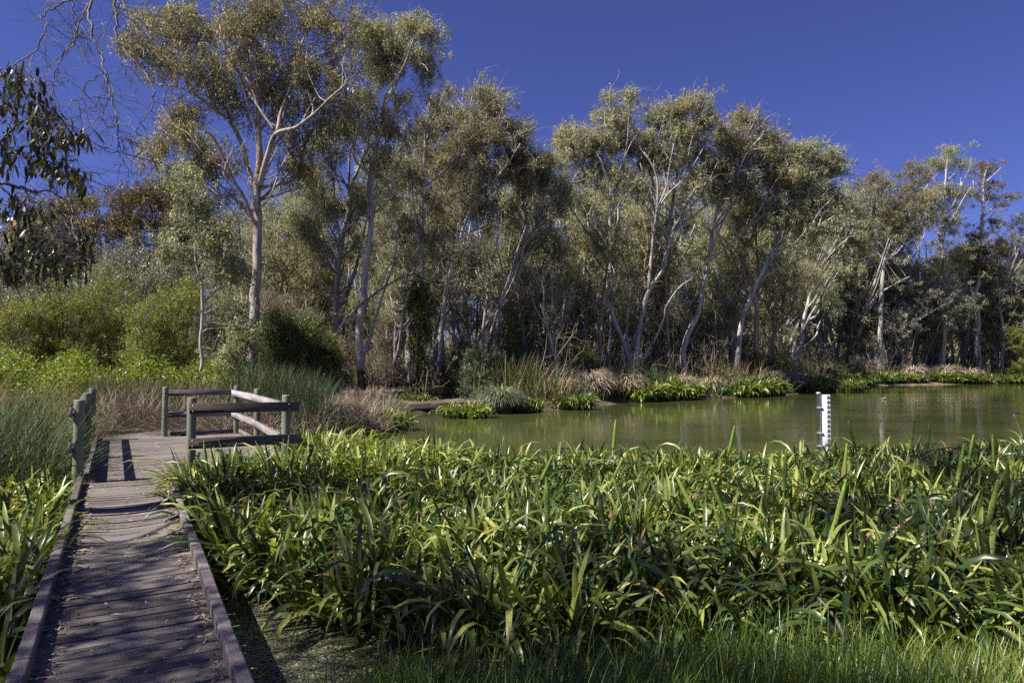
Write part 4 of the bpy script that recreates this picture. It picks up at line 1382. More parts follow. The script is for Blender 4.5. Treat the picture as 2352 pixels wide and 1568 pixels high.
for i, (x, ty, d, k) in enumerate(fills):
    b = P(x, 845, d)
    while lake_sd(b[0], b[1]) < (9.0 if b[0] > 20 else 5.0 if b[0] > 3 else 2.5):
        d += 0.5
        b = P(x, 845, d)
    gz = Hs(b[0], d)
    top = P(x, ty, d)[2]
    sc = (top - gz) / PH[k]
    o = protos[k] if k not in used else copy_tree(protos[k])
    used.add(k)
    o.location = (b[0], d + rngf.uniform(-1, 1), gz)
    o.rotation_euler = (0, 0, rngf.uniform(0, 6.28))
    o.scale = (sc * rngf.uniform(0.85, 1.1), sc * rngf.uniform(0.85, 1.1), sc)
    o['label'] = LABELS[k]
    o['group'] = {0: 'slim grey gums in the wood', 1: 'pale multi-stemmed gums in the wood', 2: 'olive gums in the wood', 3: 'small dark gums in the wood', 4: 'brown scrub trees in the understorey', 5: 'silver scrub trees in the understorey', 6: 'slender straight gums', 7: 'slender forked gums', 8: 'slender tan gums'}[k]

# far-off wood beyond everything, one mass
rng = np.random.default_rng(77)
g = Geo()
n = 20000
x = rng.uniform(-150, 180, n)
y = rng.uniform(96, 158, n)
# keep clear of the lake
ok = lake_sd(x, y) > 6
x, y = x[ok], y[ok]
hh = 10 + 5 * np.sin(x * 0.11) + 3 * np.sin(x * 0.37 + 2)
zz = Hs(0, 120) + rng.random(len(x)) ** 0.7 * hh
cc = np.stack((x, y, zz), -1)
pos = np.repeat(cc, 12, 0) + rng.normal(0, 1, (len(cc) * 12, 3)) * 1.1
leaves(g, pos, rng, 0.75, 0.3, 0.5, np.clip(np.repeat(rng.normal(0.35, 0.2, len(cc)), 12) + rng.normal(0, 0.1, len(pos)), 0, 1), 0.8)
m_ = 500
A = np.stack((rng.uniform(-150, 170, m_), rng.uniform(94, 140, m_), np.full(m_, 0.0)), -1)
A = A[lake_sd(A[:, 0], A[:, 1]) > 3]
B = A + np.stack((rng.normal(0, 1.5, len(A)), rng.normal(0, 1.5, len(A)), rng.uniform(8, 14, len(A))), -1)
thin_tubes(g, A, B, rng.uniform(.1, .22, len(A)), np.full(len(A), 0.05), rng, 6, 5, 0.04, 0, tone=1.0)
tag(g.obj('woods', M_MIX), 'distant mass of grey-green wood closing the view behind the trees', None, None, 'stuff')

# twiggy dead brushwood of the wood floor
g = Geo()
n = 9000
x = rng.uniform(-34, 66, n)
d = rng.uniform(36, 86, n)
ok = (lake_sd(x, d) > 1.6) & (np.abs(x / d) < 0.85)
x, d = x[ok], d[ok]
base = np.stack((x, d, H(x, d)), -1)
n = len(base)
hgt = rng.uniform(0.8, 4.6, n) * np.where(rng.random(n) < 0.5, 0.6, 1)
tip = base + np.stack((rng.normal(0, 1, n) * hgt * .3, rng.normal(0, 1, n) * hgt * .3, hgt), -1)
thin_tubes(g, base, tip, rng.uniform(.012, .045, n), np.full(n, 0.006), rng, 5, 3, 0.07, 0.0, tone=rng.random(n))
k = 5
A = np.repeat(base, k, 0) + np.repeat(tip - base, k, 0) * rng.uniform(0.25, 0.95, (n * k, 1))
B = A + norm(rng.normal(0, 1, A.shape) + np.array((0, 0, .5))) * rng.uniform(.3, 1.4, (n * k, 1))
thin_tubes(g, A, B, np.full(n * k, .011), np.full(n * k, 0.004), rng, 3, 3, 0.1, 0.0, tone=rng.random(n * k))
pos = np.repeat(B, 4, 0) + rng.normal(0, .2, (n * k * 4, 3))
leaves(g, pos, rng, 0.14, 0.035, 0.5, rng.random(len(pos)) * 0.8)
tag(g.obj('undergrowth', M_BROWNSC), 'grey-brown twiggy undergrowth between the trunks on the far bank', None, None, 'stuff')


# ------------------------------------------------------------------ shrubs
def shrub(name, label, x, ty, by, d, rx, fol, bark, seed, ncl=120, lpc=90, leaf=(0.12, 0.04), group=None, cl_r=0.42, hang=0.1, blobs=None, **kw):
    ty = ty - (25 if name == 'wattle' else 0)
    c = P(x, by, d)
    while lake_sd(c[0], c[1]) < 1.0:
        d += 0.5
        c = P(x, by, d)
    gz = Hs(c[0], d)
    kx = d / 1568
    top = P(x, ty, d)[2]
    h = top - gz
    r = np.random.default_rng(seed)
    base = np.array((c[0], d, gz))
    stems = []
    for i in range(6):
        a = r.uniform(0, 6.28)
        l = rx * kx * r.uniform(0.2, 0.7)
        stems.append(([base + np.array((0.1 * math.cos(a), 0.1 * math.sin(a), -0.2)), base + np.array((math.cos(a) * l * .4, math.sin(a) * l * .4, h * .3)),
                       base + np.array((math.cos(a) * l, math.sin(a) * l, h * r.uniform(.6, .85)))], 0.04 + 0.006 * h, 0.012))
    bl = []
    nb = blobs or 11
    for i in range(nb):
        a = r.uniform(0, 6.28)
        t = r.uniform(0.08, 0.98)
        q_ = rx * kx * r.uniform(0.2, 0.8) * math.sqrt(max(0.05, 1 - (t * 0.95) ** 2.2))
        bl.append((base + np.array((math.cos(a) * q_, math.sin(a) * q_ * 0.8, h * t - 0.22 * (t > .8))), (rx * kx * 0.32, rx * kx * 0.32, h * 0.15), 1))
    return build_tree(name, label, 'shrub', base, stems, bl, ncl, leaf, bark, [fol], seed, group, cl_r=cl_r, lpc=lpc, twig_r=0.009, hang=hang, spread=0.9, dead=.25, **kw)


GW = 'yellow-green wattles at the left'
shrub('wattle', 'yellow-green wattle bush at the very left edge above the bright herbs', 60, 720, 860, 31, 99, M_WATTLE, B_DARK, 301, 127, 75, (0.15, 0.03), GW, 0.6, -0.2, 16)
shrub('wattle', 'yellow-green wattle bush under the hanging gum branches', 165, 665, 860, 32, 99, M_WATTLE, B_DARK, 302, 161, 75, (0.15, 0.03), GW, 0.6, -0.2, 16)
shrub('wattle', 'tallest yellow-green wattle bush in the middle of the wattle row', 265, 640, 860, 33, 93, M_WATTLE, B_DARK, 303, 170, 75, (0.15, 0.03), GW, 0.6, -0.2, 16)
shrub('wattle', 'yellow-green wattle bush leaning behind the crooked sapling', 405, 648, 860, 34, 82, M_WATTLE, B_DARK, 304, 161, 75, (0.15, 0.03), GW, 0.6, -0.2, 16)
shrub('wattle', 'low yellow-green wattle bush between the tallest wattle and the sapling', 340, 720, 860, 30, 77, M_WATTLE, B_DARK, 305, 102, 75, (0.15, 0.03), GW, 0.6, -0.2, 16)
shrub('shrub', 'dense dark green bush at the foot of the tallest gum', 632, 722, 860, 28, 72, M_DARK, B_DARK, 306, 150, 90, (0.09, 0.03), cl_r=0.5, blobs=18)
shrub('shrub', 'dark green layered bush between the foot of the tallest gum and the green bush', 700, 735, 860, 28.5, 72, M_DARK, B_DARK, 318, 140, 90, (0.09, 0.03), cl_r=0.5, blobs=18)
shrub('shrub', 'green bush right of the dense dark bush beside the tall slim gum', 748, 772, 860, 29, 55, M_WATTLE, B_DARK, 307, 110, 110, (0.09, 0.03), cl_r=0.34)
shrub('shrub', 'grey-leaved low bush left of the dense dark bush', 545, 735, 860, 28, 60, M_GREY, B_GREY, 308, 110, 70, (0.12, 0.045))
shrub('shrub', 'ivy-green climbing bush round the thin dark stems in mid wood', 960, 640, 860, 37, 36, M_DARK, B_DARK, 309, 90, 90, (0.12, 0.055))
shrub('shrub', 'dark rounded bush on the bank behind the far inlet', 1185, 720, 870, 42, 85, M_DARK, B_DARK, 310, 220, 110, (0.12, 0.045), cl_r=0.5)
shrub('shrub', 'blue-green fine-leaved bush right of the far boardwalk deck', 1110, 795, 900, 37, 75, M_BLUEG, B_DARK, 311, 170, 110, (0.11, 0.03))
shrub('shrub', 'second blue-green bush beside the brown tussock on the bank', 1210, 815, 905, 39, 60, M_BLUEG, B_DARK, 312, 130, 110, (0.11, 0.03))
shrub('shrub', 'round wispy olive bush behind the tussocks', 1325, 785, 880, 46, 55, M_WATTLE, B_DARK, 313, 120, 130, (0.16, 0.018), hang=-0.9)
shrub('shrub', 'green bush at the right edge of the far bank', 2350, 740, 850, 70, 55, M_WATTLE, B_DARK, 314, 150, 110, (0.18, 0.06), cl_r=0.6)
shrub('shrub', 'olive bush in the shade left of the blue-green bush', 1060, 800, 890, 40, 50, M_DARK, B_DARK, 315, 100, 100, (0.12, 0.04))
shrub('shrub', 'brown wispy bush behind the pale mound tussocks', 1610, 800, 860, 56, 60, M_BROWNSC, B_DARK, 316, 110, 110, (0.2, 0.02), hang=-0.9, cl_r=.55)
shrub('shrub', 'olive wispy bush under the leaning patchy gum', 1765, 800, 860, 60, 60, M_WATTLE, B_DARK, 317, 90, 100, (0.2, 0.025), hang=-0.6, cl_r=.55)

# bright herbs
rng = np.random.default_rng(401)
g = Geo()
def scatter_px(n, x0, x1, d0, d1, rng):
    d = rng.uniform(d0, d1, n)
    x = (rng.uniform(x0, x1, n) - 1176) / 1568 * d
    return x, d
x, d = scatter_px(1500, -60, 640, 23, 30, rng)
hz = H(x, d)
top = 1.2 + 0.4 * np.sin(x * 0.9) + 0.35 * np.sin(x * 2.3 + d * 1.3)
fade = np.clip((x / d * 1568 + 1176 - 430) / 170, 0, 1)
cz = hz + rng.random(len(x)) ** 0.5 * (top * (1 - 0.35 * fade))
cc = np.stack((x, d, cz), -1)
cc = cc[rng.random(len(cc)) > fade * 0.5]
pos = np.repeat(cc, 30, 0) + rng.normal(0, 1, (len(cc) * 30, 3)) * np.array((0.2, 0.2, 0.13))
leaves(g, pos, rng, 0.11, 0.075, -0.3, np.clip(np.repeat(rng.normal(0.5, 0.2, len(cc)), 30) + rng.normal(0, .12, len(pos)), 0, 1), 1.0)
tag(g.obj('ground_cover', M_HERB), 'bright lime-green leafy herbs below the wattles at the left', None, None, 'stuff')


# ------------------------------------------------------------------ rushes, sedges, tussocks
def blades(n, x, y, rng, L, w, lean_az=None, lean=0.35, bend=1.0, tone=(0.5, 0.2), seg=6, azs=0.7, z=None, spread=0.35, sway=0.1):
    zz = H(x, y) if z is None else z
    zz = np.maximum(zz, WATER - 0.05) - 0.03
    az = rng.uniform(0, 2 * math.pi, n) if lean_az is None else rng.normal(lean_az, azs, n)
    tilt = np.abs(rng.normal(lean, spread, n))
    return dict(base=np.stack((x, y, zz), -1), az=az, tilt=tilt, bend=rng.uniform(0.1, 1.0, n) * bend, L=L * rng.uniform(0.55, 1.15, n), w=np.full(n, w) * rng.uniform(.7, 1.2, n),
                tone=np.clip(rng.normal(*tone, n), 0, 1), seg=seg, fold=0, sway=rng.normal(0, sway, n))


rng = np.random.default_rng(402)
g = Geo()
# left mass: leaning blue-green rushes with rusty seed heads
n = 15000
s = rng.uniform(3.5, 17, n)
t = -1.35 - rng.random(n) ** 1.1 * 7.5
p = R0 + UU * s[:, None] + VV * t[:, None]
ok = (p[:, 1] > 7.2) & ((p[:, 1] > 9.3) | (t < -2.6))
p = p[ok]
n = len(p)
clump = np.sin(p[:, 0] * 2.1) * np.sin(p[:, 1] * 1.7)
b = blades(n, p[:, 0], p[:, 1], rng, 1.75, 0.013, lean_az=0.35, lean=0.55, bend=0.75, azs=1.1, seg=6)
b['tone'] = np.clip(0.24 + 0.1 * clump + rng.normal(0, 0.12, n) + np.where(rng.random(n) < 0.45, 0.52, 0.12) * np.clip((p[:, 1] - 11) / 3, 0, 1), 0, 0.96)
straps(g, **b)
# more upright bases
b = blades(n // 3, p[:n // 3, 0], p[:n // 3, 1], rng, 1.3, 0.014, lean=0.25, bend=0.6, tone=(0.35, 0.2))
straps(g, **b)
tag(g.obj('rushes_grass', M_RUSH), 'leaning blue-green and rusty rushes left of the boardwalk railing', None, None, 'stuff')

g = Geo()
# behind the lookout: dead grey-tan sedge tangle
def sedge_patch(g, n, x0, x1, d0, d1, L, tone, lean=0.5, bend=1.6, w=0.013, az=None, dens=None):
    x, d = scatter_px(n, x0, x1, d0, d1, rng)
    ok = lake_sd(x, d) > -0.4
    # keep off the deck
    rel = np.stack((x, d, 0 * x), -1) - R0
    ss, tt = rel @ UU, rel @ VV
    ok &= ~((ss > 6) & (ss < 15.1) & (tt > -1.2) & (tt < 2.4))
    rel2 = np.stack((x, d, 0 * x), -1) - K0
    s2, t2 = rel2 @ U2, rel2 @ V2
    ok &= ~((s2 > -0.3) & (s2 < 2.6) & (t2 > -0.2) & (t2 < 1.35))
    x, d = x[ok], d[ok]
    b = blades(len(x), x, d, rng, L, w, lean_az=az, lean=lean, bend=bend, tone=tone, azs=0.9, seg=7)
    straps(g, **b)


sedge_patch(g, 9500, 215, 900, 18.3, 24, 1.3, (0.55, 0.25), lean=0.5, bend=2.0, w=0.014)
sedge_patch(g, 2500, 380, 640, 17.4, 19, 0.8, (0.45, 0.3), lean=0.8, bend=1.4, w=0.013)
sedge_patch(g, 7500, 600, 850, 15, 22, 1.3, (0.6, 0.25), lean=0.5, bend=2.2, w=0.012)
sedge_patch(g, 1600, 300, 420, 17.5, 19.5, 1.3, (0.3, 0.25), lean=1.0, bend=0.7, w=0.012, az=-1.9)
# stems fallen across the deck end
n = 420
s = rng.uniform(14.9, 16.3, n); t = rng.uniform(0.2, 1.9, n)
p = R0 + UU * s[:, None] + VV * t[:, None]
b = blades(n, p[:, 0], p[:, 1], rng, 0.95, 0.011, lean_az=3.7, lean=1.15, bend=0.5, tone=(0.45, 0.25), azs=0.5, z=np.full(n, 0.12))
straps(g, **b)
tag(g.obj('dead_sedge_grass', M_DEAD), 'tangle of dead tan sedge stems behind the lookout railing', None, None, 'stuff')

g = Geo()
sedge_patch(g, 5200, 200, 560, 20, 25.5, 1.35, (0.5, 0.28), lean=0.2, bend=0.6, w=0.014)
sedge_patch(g, 1600, 640, 740, 18.6, 21.5, 1.75, (0.25, 0.12), lean=0.35, bend=0.5, w=0.014)
sedge_patch(g, 1400, 540, 650, 19.5, 23, 1.9, (0.4, 0.2), lean=0.25, bend=0.6, w=0.014)
sedge_patch(g, 1500, 820, 930, 24, 30, 1.0, (0.5, 0.25), lean=0.4, bend=1.0, w=0.014)
tag(g.obj('sedge_grass', M_RUSH), 'upright grey-green sedge standing among the dead stems behind the lookout', None, None, 'stuff')

# tussocks and reeds on the far bank
def tussock(label, x, wy, rx, h, mat, seed, n=1100, name='tussock', dy=0.0):
    """mound of drooping stems whose foot meets the water at pixel (x, wy)"""
    c = G(x, wy, WATER)
    r = np.random.default_rng(seed)
    k = c[1] / 1568
    R = rx * k
    c = c + np.array((0, R * 0.7 + dy, 0))
    gz = max(Hs(c[0], c[1]), WATER)
    e = empty(name, (c[0], c[1], gz), label, 'tussock', 'sedge tussocks on the lake banks')
    g = Geo()
    az = r.uniform(0, 2 * math.pi, n)
    rr = np.sqrt(r.random(n)) * R * 0.45
    base = np.stack((c[0] + rr * np.cos(az), c[1] + rr * np.sin(az), gz - 0.05 + (1 - (rr / R / 0.45) ** 2) * h * 0.35), -1)
    L = h * r.uniform(0.7, 1.25, n)
    straps(g, base, az + r.normal(0, 0.5, n), np.abs(r.normal(0.25, 0.15, n)), r.uniform(1.6, 2.8, n), L, 0.0006 * c[1] * r.uniform(.7, 1.3, n), np.clip(r.normal(0.5, 0.25, n), 0, 1), seg=7, fold=0, sway=r.normal(0, .12, n))
    g.obj('stems', mat, e, (c[0], c[1], gz))
    # dense dead heart
    g = Geo()
    m = 300
    az = r.uniform(0, 2 * math.pi, m)
    base = np.stack((c[0] + R * 0.55 * np.cos(az) * r.random(m), c[1] + R * 0.5 * np.sin(az) * r.random(m), np.full(m, gz - 0.1)), -1)
    straps(g, base, az, np.abs(r.normal(0.1, 0.2, m)), r.uniform(0.1, 1.2, m), h * r.uniform(0.5, 0.95, m), 0.035, np.clip(r.normal(0.25, 0.2, m), 0, 1), seg=5, fold=0)
    g.obj('dead_heart', mat, e, (c[0], c[1], gz))
    return e


tussock('large dark brown drooping tussock beside the right end of the far inlet', 1362, 926, 40, 1.75, M_TUSS, 501, 1600)
tussock('pale tan tussock between the dark brown one and the inlet plants', 1295, 934, 34, 1.35, M_TUSS, 502, 1300)
tussock('straw tussock just right of the large dark brown tussock', 1442, 922, 34, 1.6, M_TUSS, 503, 1300)
tussock('round haystack-like pale tussock below the many-stemmed gum', 1575, 915, 38, 1.4, M_TUSS, 504, 1500)
tussock('small tan tussock between the two pale mounds', 1634, 912, 24, 1.25, M_TUSS, 505, 900)
tussock('low wide pale tussock mound below the bent white gum', 1692, 911, 34, 1.15, M_TUSS, 506, 1300)
tussock('ragged straw tussock below the leaning patchy gum', 1762, 905, 24, 1.9, M_TUSS, 507, 900)
tussock('upright pink-tan tussock left of the depth gauge', 1826, 903, 24, 1.8, M_TUSS, 508, 900)
tussock('greyish tussock right of the depth gauge by the inner bank corner', 1900, 892, 26, 2.3, M_TUSSG, 509, 900)
tussock('dark brown tussock on the far shore left of the pink-tan mound', 2108, 882, 22, 2.2, M_TUSS, 510, 800)
tussock('pink-tan dome tussock on the far shore near the white trunk reflection', 2188, 881, 28, 2.3, M_TUSS, 511, 1000)
tussock('straw tussock on the far shore at the foot of the white straight gum', 2235, 881, 24, 2.0, M_TUSS, 512, 800)
tussock('grey-green hanging tussock on the inlet beside the far deck', 1150, 950, 45, 1.3, M_TUSSG, 513, 1500)
tussock('brown shaded tussock behind the inlet plants', 1235, 925, 34, 2.0, M_TUSS, 514, 1300, dy=1.5)
tussock('pale grey tussock right of the lookout railing', 745, 1012, 60, 1.15, M_DEAD, 515, 2200, dy=0.3)
tussock('pale grey tussock further right of the lookout above the strap plants', 830, 975, 50, 1.1, M_DEAD, 516, 1800, dy=1.0)

g = Geo()
rng = np.random.default_rng(520)
# blue-green and straw reeds along the top of the bank
edge = [G(x, y, WATER) for x, y in ((1230, 945), (1330, 938), (1385, 928), (1500, 920), (1700, 912), (1890, 898), (2000, 884), (2360, 880))]
edge = catmull(np.array(edge), 12)
seglen = np.linalg.norm(np.diff(edge, axis=0), axis=1)
cum = np.concatenate(([0], np.cumsum(seglen)))
def along(n, off0, off1, rng, u0=0, u1=1):
    u = rng.uniform(u0, u1, n) * cum[-1]
    x = np.interp(u, cum, edge[:, 0]); y = np.interp(u, cum, edge[:, 1])
    i = np.clip(np.searchsorted(cum, u) - 1, 0, len(edge) - 2)
    t = norm(edge[i + 1] - edge[i])
    nn = np.stack((-t[:, 1], t[:, 0]), -1)
    o = rng.uniform(off0, off1, n)
    return x + nn[:, 0] * o, y + nn[:, 1] * o, u
x, y, u = along(15000, 0.0, 5.5, rng)
b = blades(len(x), x, y, rng, 1.9, 0.035, lean=0.25, bend=1.0, seg=5)
b['tone'] = np.clip(0.4 + 0.3 * np.sin(u * 0.8) + rng.normal(0, 0.18, len(x)), 0, 1)
b['L'] = b['L'] * (1 + 0.35 * np.sin(u * 0.5 + 1))
straps(g, **b)
tag(g.obj('bank_reeds_grass', M_RUSH), 'grey-green reeds along the top of the far lake bank', None, None, 'stuff')


# ------------------------------------------------------------------ strap-leaved water plants
def strap_clumps(g, cx, cy, cz, rng, nl=(9, 16), L=(0.6, 1.02), w=(0.032, 0.062), bend=(0.3, 2.3), tone=(0.42, 0.30), rad=0.12, tilt=(0.05, 0.85), seg=8, brown=0.022):
    k = rng.integers(nl[0], nl[1], len(cx))
    cid = np.repeat(np.arange(len(cx)), k)
    n = len(cid)
    az = rng.uniform(0, 2 * math.pi, n)
    r = rng.random(n) * rad
    base = np.stack((cx[cid] + r * np.cos(az), cy[cid] + r * np.sin(az), cz[cid]), -1)
    csz = rng.uniform(0.68, 1.14, len(cx))[cid]
    tn = np.clip(rng.normal(tone[0], tone[1] * 0.6, n) + rng.normal(0, tone[1] * 0.6, len(cx))[cid], 0, 0.88)
    tn = np.where(rng.random(n) < brown, rng.uniform(0.95, 1, n), tn)
    up_ = rng.random(n) < 0.42
    b = np.where(up_, rng.uniform(0.1, 0.8, n), rng.uniform(bend[0] + 1.3, bend[1] + 1.1, n))
    straps(g, base, az + rng.normal(0, 0.25, n), rng.uniform(tilt[0], tilt[1], n) * rng.random(n) ** 0.4, b, rng.uniform(L[0], L[1], n) * csz * np.where(up_, 0.82, 1.06), rng.uniform(w[0], w[1], n), tn,
           seg=seg, fold=0.16, droop=2.1, twist=rng.normal(0, 0.5, n), sway=rng.normal(0, 0.08, n))


def bed_points(n, rng, f, x0, x1, y0, y1):
    x = rng.uniform(x0, x1, n)
    y = rng.uniform(y0, y1, n)
    ok = f(x, y)
    return x[ok], y[ok]


def st_of(x, y):
    rel = np.stack((x, y, 0 * x), -1) - R0
    return rel @ UU, rel @ VV


def right_bed(x, y):
    s, t = st_of(x, y)
    far = 12.3 + 0.25 * np.sin(x * 1.1) + np.where(x > 5.5, (x - 5.5) * 0.35, 0)
    far = np.where(x < -1.5, 12.3 + (-1.5 - x) * 0.15, far)
    near = 4.7 + 0.35 * np.sin(x * 0.9) + np.clip(-(x - 0.2) * 0.72, 0, 3.0) + np.clip((x - 4) * 0.1, 0, 1)
    ok = (y > near) & (y < far)
    ok &= ~((t < 0.32) & (s < 7.4)) & ~((s > 7.3) & (s < 15) & (t < 2.35))
    return ok & (t > 0.3)


rng = np.random.default_rng(601)
g = Geo()
x, y = bed_points(5600, rng, right_bed, -6, 13, 4.4, 15)
keep = np.sin(x * 2.3 + 0.7 * np.sin(y * 1.9)) * np.sin(y * 2.6 + x) > rng.normal(-0.6, 0.35, len(x))
x, y = x[keep], y[keep]
hs = np.full(len(x), WATER - 0.06)
strap_clumps(g, x, y, hs, rng, nl=(17, 28), L=(0.56, 1.08), w=(0.026, 0.056), brown=0.014, tone=(0.46, 0.34), tilt=(0.05, 1.05))
ex = rng.uniform(-6.5, -1.0, 1500); ey = rng.uniform(6.5, 13.5, 1500)
es, et = st_of(ex, ey)
ok = ((es > 5.6) & (es < 7.35) & (et > 0.36) & (et < 4.5)) | ((et > 2.45) & (et < 3.6) & (es > 6) & (es < 10.5))
ex, ey = ex[ok], ey[ok]
strap_clumps(g, ex, ey, np.full(len(ex), WATER - 0.03), rng, nl=(11, 18), L=(0.85, 1.25), w=(0.022, 0.045), tilt=(0.03, 0.6), tone=(0.62, 0.22))
# tall upright leaves along the back edge and scattered
tag(g.obj('water_plants_foliage', M_STRAP), 'dense bed of glossy green strap-leaved water plants right of the boardwalk', None, None, 'stuff')
NRIGHT = len(x)

# sprawling leaves lying on the water at the near edge
g = Geo()
rng = np.random.default_rng(602)
n = 170
x = rng.uniform(-2.6, 1.2, n)
y = 5.2 + np.clip(-(x - 0.2) * 0.8, 0, 3) + rng.uniform(-0.55, 0.3, n)
s, t = st_of(x, y)
ok = t > 0.45
x, y = x[ok], y[ok]
n = len(x)
straps(g, np.stack((x, y, np.full(n, WATER + 0.01)), -1), rng.normal(3.6, 0.7, n), rng.uniform(1.25, 1.5, n), rng.uniform(0.0, 0.25, n), rng.uniform(0.35, 0.75, n), rng.uniform(0.02, 0.045, n),
       np.clip(rng.normal(0.6, 0.22, n), 0, 1), seg=7, fold=0.1)
tag(g.obj('floating_leaves', M_STRAP), 'limp strap leaves lying flat on the muddy water by the bed edge', None, None, 'stuff')

g = Geo()
rng = np.random.default_rng(603)
def left_bed(x, y):
    s, t = st_of(x, y)
    return (t < -1.16) & (t > -4.2) & (s > -1.5) & (y < 9.8) & (y > 2.2)
x, y = bed_points(2600, rng, left_bed, -11, 0, 2.2, 10)
z = np.maximum(H(x, y), WATER) - 0.05
strap_clumps(g, x, y, z, rng, nl=(10, 17), L=(0.55, 1.0), w=(0.026, 0.052), tilt=(0.1, 1.0), tone=(0.62, 0.22))
tag(g.obj('water_plants_foliage', M_STRAP), 'bed of green strap-leaved plants along the left kerb of the boardwalk', None, None, 'stuff')

g = Geo()
rng = np.random.default_rng(604)
def back_bed(x, y):
    s, t = st_of(x, y)
    return (t < -1.2) & (t > -3.4) & (s > 14.2)
x, y = bed_points(260, rng, back_bed, -14, -7, 14, 20)
ok = (np.abs((x / y) * 1568 + 1176 - 275) < 60)
x, y = x[ok], y[ok]
strap_clumps(g, x, y, np.maximum(H(x, y), WATER), rng, L=(0.45, 0.8), w=(0.03, 0.05))
tag(g.obj('water_plants_foliage', M_STRAP), 'small patch of strap-leaved plants behind the left railing', None, None, 'stuff')

# beds along the far bank
g = Geo()
rng = np.random.default_rng(605)
x, y, u = along(7500, -1.3, 3.0, rng, 0.12, 1.0)
y = np.where((u < cum[-1] * 0.45) & (lake_sd(x, y) < -0.4), y + 1.2, y)
dens = np.sin(u * 0.55 + 0.4) + 0.5 * np.sin(u * 1.7)
ok = dens + np.where(u > cum[-1] * 0.5, 0.45, 0) > rng.uniform(-0.6, 0.9, len(u))
x, y = x[ok], y[ok]
strap_clumps(g, x, y, np.maximum(H(x, y), WATER) - 0.03, rng, nl=(9, 14), L=(1.0, 1.75), w=(0.08, 0.14), tone=(0.52, 0.25), rad=0.25, seg=6, brown=0.02)
tag(g.obj('bank_plants_foliage', M_STRAP), 'strap-leaved plants edging the far lake bank between the tussocks', None, None, 'stuff')


def plant_group(label, x, wy, rx, n, seed, L=(0.6, 1.0), dy=0.3):
    c = G(x, wy, WATER)
    r = np.random.default_rng(seed)
    R = rx * c[1] / 1568
    c[1] += R * 0.5 + dy
    e = empty('water_plant', (c[0], c[1], WATER), label, 'plant', 'clumps of water plants at the inlet')
    a = r.uniform(0, 2 * math.pi, n)
    rr = np.sqrt(r.random(n)) * R
    g = Geo()
    strap_clumps(g, c[0] + rr * np.cos(a), c[1] + rr * 0.6 * np.sin(a), np.full(n, WATER - 0.03), r, L=L, w=(0.03, 0.06), tone=(0.55, 0.25), brown=0.04)
    g.obj('leaves', M_STRAP, e, (c[0], c[1], WATER))


plant_group('broad clump of bright strap-leaved plants in the water right of the lookout', 865, 992, 62, 110, 611)
plant_group('strap-leaved clump at the water in front of the dark far deck', 1065, 962, 52, 60, 612, L=(0.6, 1.0))
plant_group('spiky strap-leaved clump between the grey-green and brown tussocks', 1208, 948, 36, 36, 613, L=(0.6, 1.1))
plant_group('vivid green fan of strap leaves standing in front of the pale tan tussock', 1322, 942, 40, 56, 614, L=(0.8, 1.3))
plant_group('dark strap-leaved clump behind the left end of the far deck', 935, 935, 45, 60, 615, L=(0.7, 1.1))
plant_group('row of strap-leaved plants behind the far deck', 1040, 925, 70, 80, 616, L=(0.7, 1.2), dy=1.5)
plant_group('strap-leaved clump at the corner of the bank right of the depth gauge', 1960, 897, 30, 50, 617, L=(1.0, 1.6))

# knobbly green flower spikes
rng = np.random.default_rng(620)
M_SPIKE = plain('green_spike', (0.16, 0.24, 0.035), 0.5, 0, 0.35, 60)
def spike_mesh():
    g = Geo()
    tube(g, [(0, 0, 0), (0.01, 0, 0.35), (0.0, 0, 0.62), (0, 0, 0.9)], [0.008, 0.007, 0.009, 0.004], 6)
    n = 620
    k = np.arange(n)
    z = 0.55 + 0.36 * k / n
    a = k * 2.39996
    r = 0.016 * np.sqrt(np.clip(1 - (k / n) ** 3, 0.05, 1))
    c = np.stack((r * np.cos(a), r * np.sin(a), z), -1)
    o = np.array([(1, 0, 0), (0, 1, 0), (-1, 0, 0), (0, -1, 0), (0, 0, 1), (0, 0, -1)]) * 0.006
    f = np.array([(0, 1, 4, 4), (1, 2, 4, 4), (2, 3, 4, 4), (3, 0, 4, 4), (1, 0, 5, 5), (2, 1, 5, 5), (3, 2, 5, 5), (0, 3, 5, 5)])
    V = (c[:, None] + o[None]).reshape(-1, 3)
    Q = (f[None] + (np.arange(n) * 6)[:, None, None]).reshape(-1, 4)
    g.add(V, Q)
    return g.mesh('flower_spike', M_SPIKE)
sm = spike_mesh()
sp = [(452, 1085, 1.0), (1010, 990, 0), (432, 1010, 0)]
spots = [(418, 1110), (438, 1125), (462, 1140), (500, 1060), (545, 1075), (487, 1150), (590, 1110), (690, 1070), (735, 1075), (1195, 1190), (1260, 1400), (1480, 1290), (1665, 1290), (1725, 1300), (1880, 1330),
         (1655, 1110), (1400, 1110), (1350, 1200), (1990, 1110), (2070, 1110), (2120, 1100), (2210, 1120), (2290, 1130), (2240, 1330), (2310, 1270), (1790, 1250), (1420, 1380), (1930, 1180), (2180, 1200), (285, 1290), (232, 1350)]
